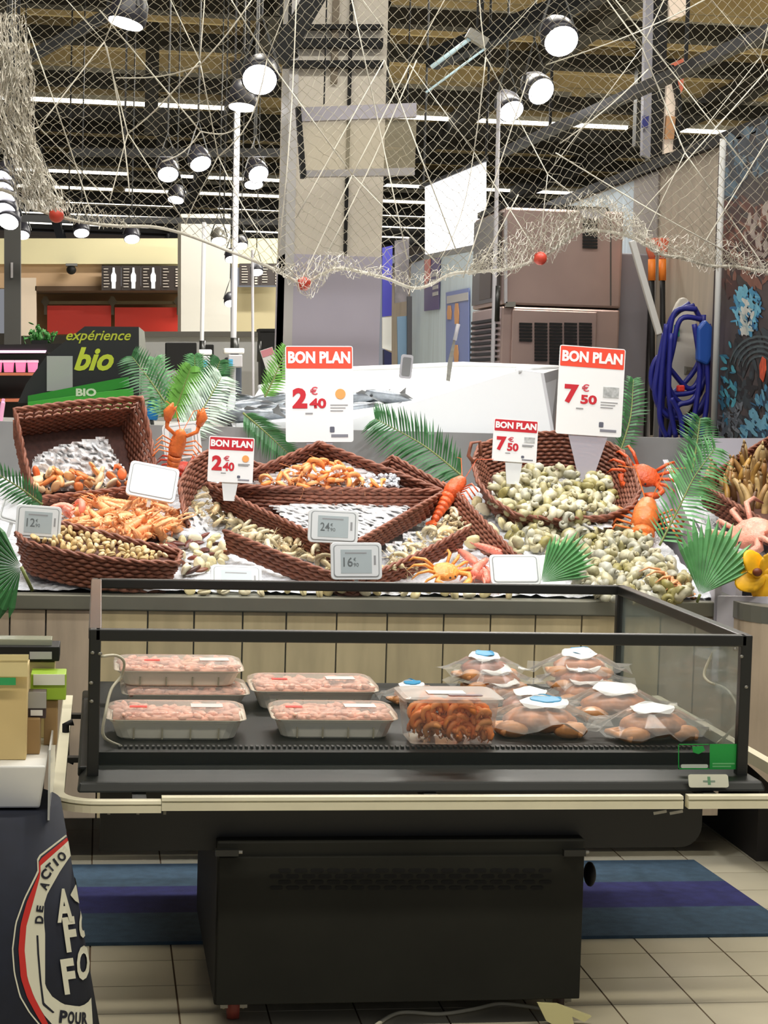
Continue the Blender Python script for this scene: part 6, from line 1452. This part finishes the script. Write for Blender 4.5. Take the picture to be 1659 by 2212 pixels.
def dtext(s, x0, y0, x1, y1, m, rot=0, name='crest_letter', bold=.04):
    cx, cy = (x0 + x1) / 2, (y0 + y1) / 2; c_, s_ = math.cos(R(rot)), math.sin(R(rot))
    def fn(x, z): 
        dx, dy = x - cx, -z - cy; return DP(cx + dx * c_ - dy * s_, cy + dx * s_ + dy * c_, .0032)
    return text(s, None, x0, -y1, x1, -y0, 0, m, ps_, 0, bold, name, fn)
dtext('A', 119, 1919, 153, 1992, creamp, -4); dtext('F', 136, 1980, 162, 2056, creamp, -8); dtext('O', 168, 1958, 189, 2026, creamp, 4); dtext('F', 132, 2070, 160, 2147, creamp, -8); dtext('O', 163, 2042, 191, 2117, creamp, 2)
band('crest_arrow', [(150, 1932), (160, 1912), (168, 1905)], [(150, 1934), (160, 1946), (170, 1952)], creamp, .0026)
dtext('D', 74, 1977, 91, 1995, crn, -88); dtext('E', 77, 1955, 91, 1970, crn, -82); dtext('A', 85, 1903, 101, 1922, crn, -62); dtext('C', 86, 1878, 106, 1899, crn, -50); dtext('T', 99, 1864, 113, 1883, crn, -42); dtext('I', 115, 1853, 120, 1871, crn, -36); dtext('O', 122, 1840, 139, 1860, crn, -34)
dtext('P', 126, 2182, 143, 2210, crn, 6); dtext('O', 144, 2184, 158, 2212, crn, 4); dtext('U', 160, 2186, 172, 2213, crn, 2); dtext('R', 174, 2186, 186, 2213, crn, 0)
# boxes on it
ZT = .6685
kraft = mat('kraft_card', (206, 182, 126), .7, var=.06); kraftd = mat('kraft_dark', (158, 128, 84), .7, var=.08); pale = mat('pale_card', (222, 206, 150), .7)
def pbox(name, label, px, Yn, d, m, ztop=None, zbot=ZT, bev=.002, extras=()):
    x0, y0, x1, y1 = px; a = P(x0, y0, Yn); b = P(x1, y1, Yn); t = thing(name, label, 'box', ((a.x + b.x) / 2, Yn + d / 2, zbot))
    MB().bb((a.x, Yn, zbot), (b.x, Yn + d, a.z if ztop is None else ztop)).build('carton', m, t, bevel=bev)
    for nm, r4, mm, o_ in extras:
        MB().prism([P(x, y, Yn - o_) for x, y in rectpx(*r4)], (0, .002, 0)).build(nm, mm, t)
    return t
pbox('paper_bag', 'tall kraft paper bag with folded cream top on the white tray', (-40, 1445, 56, 1632), 3.9, .14, kraft, extras=(('fold', (-40, 1425, 60, 1462), pale, .012), ('green_strip', (-40, 1464, 34, 1480), mat('strip_green', (46, 160, 90), .5), .015), ('top_edge', (-40, 1414, 62, 1427), pale, .014)))
pbox('black_carton', 'flat black carton with a silver label behind the paper bag', (-40, 1396, 128, 1428), 4.12, .1, darkplastic, zbot=P(60, 1428, 4.12).z, extras=(('silver_label', (64, 1408, 112, 1424), lightgrey, .003),))
pbox('tan_carton', 'stack of tan cartons carrying the black carton', (-40, 1429, 118, 1452), 4.14, .09, pale)
pbox('clear_pouch', 'clear green tinted pouch lying on the black carton', (-40, 1380, 112, 1395), 4.14, .06, mat('pouch_grey', (170, 174, 150), .25, alpha=.7), zbot=P(60, 1395.5, 4.14).z)
pbox('green_box', 'small white and lime green carton beside the paper bag', (66, 1478, 142, 1512), 4.05, .08, mat('box_lime', (150, 184, 50), .5), ztop=P(66, 1456, 4.05).z, zbot=P(66, 1512, 4.05).z, extras=(('white_panel', (72, 1457, 140, 1480), mat('box_white', (222, 226, 212), .5), .003),))
pbox('dark_pack', 'shiny dark sachet pack with a grey top', (48, 1496, 99, 1552), 3.98, .05, mat('pack_brown', (62, 46, 46), .3), zbot=P(60, 1552, 3.98).z, extras=(('grey_top', (50, 1496, 100, 1530), mat('pack_silver', (168, 168, 164), .3, .4), .003), ('print', (66, 1534, 92, 1546), wlab, .004)))
pbox('kraft_carton', 'small brown carton under the dark sachet pack', (36, 1553, 86, 1592), 3.96, .08, kraftd)
pbox('kraft_carton', 'orange brown carton under the lime green carton', (96, 1513, 124, 1546), 4.06, .06, kraftd)
bpy.context.view_layer.update()
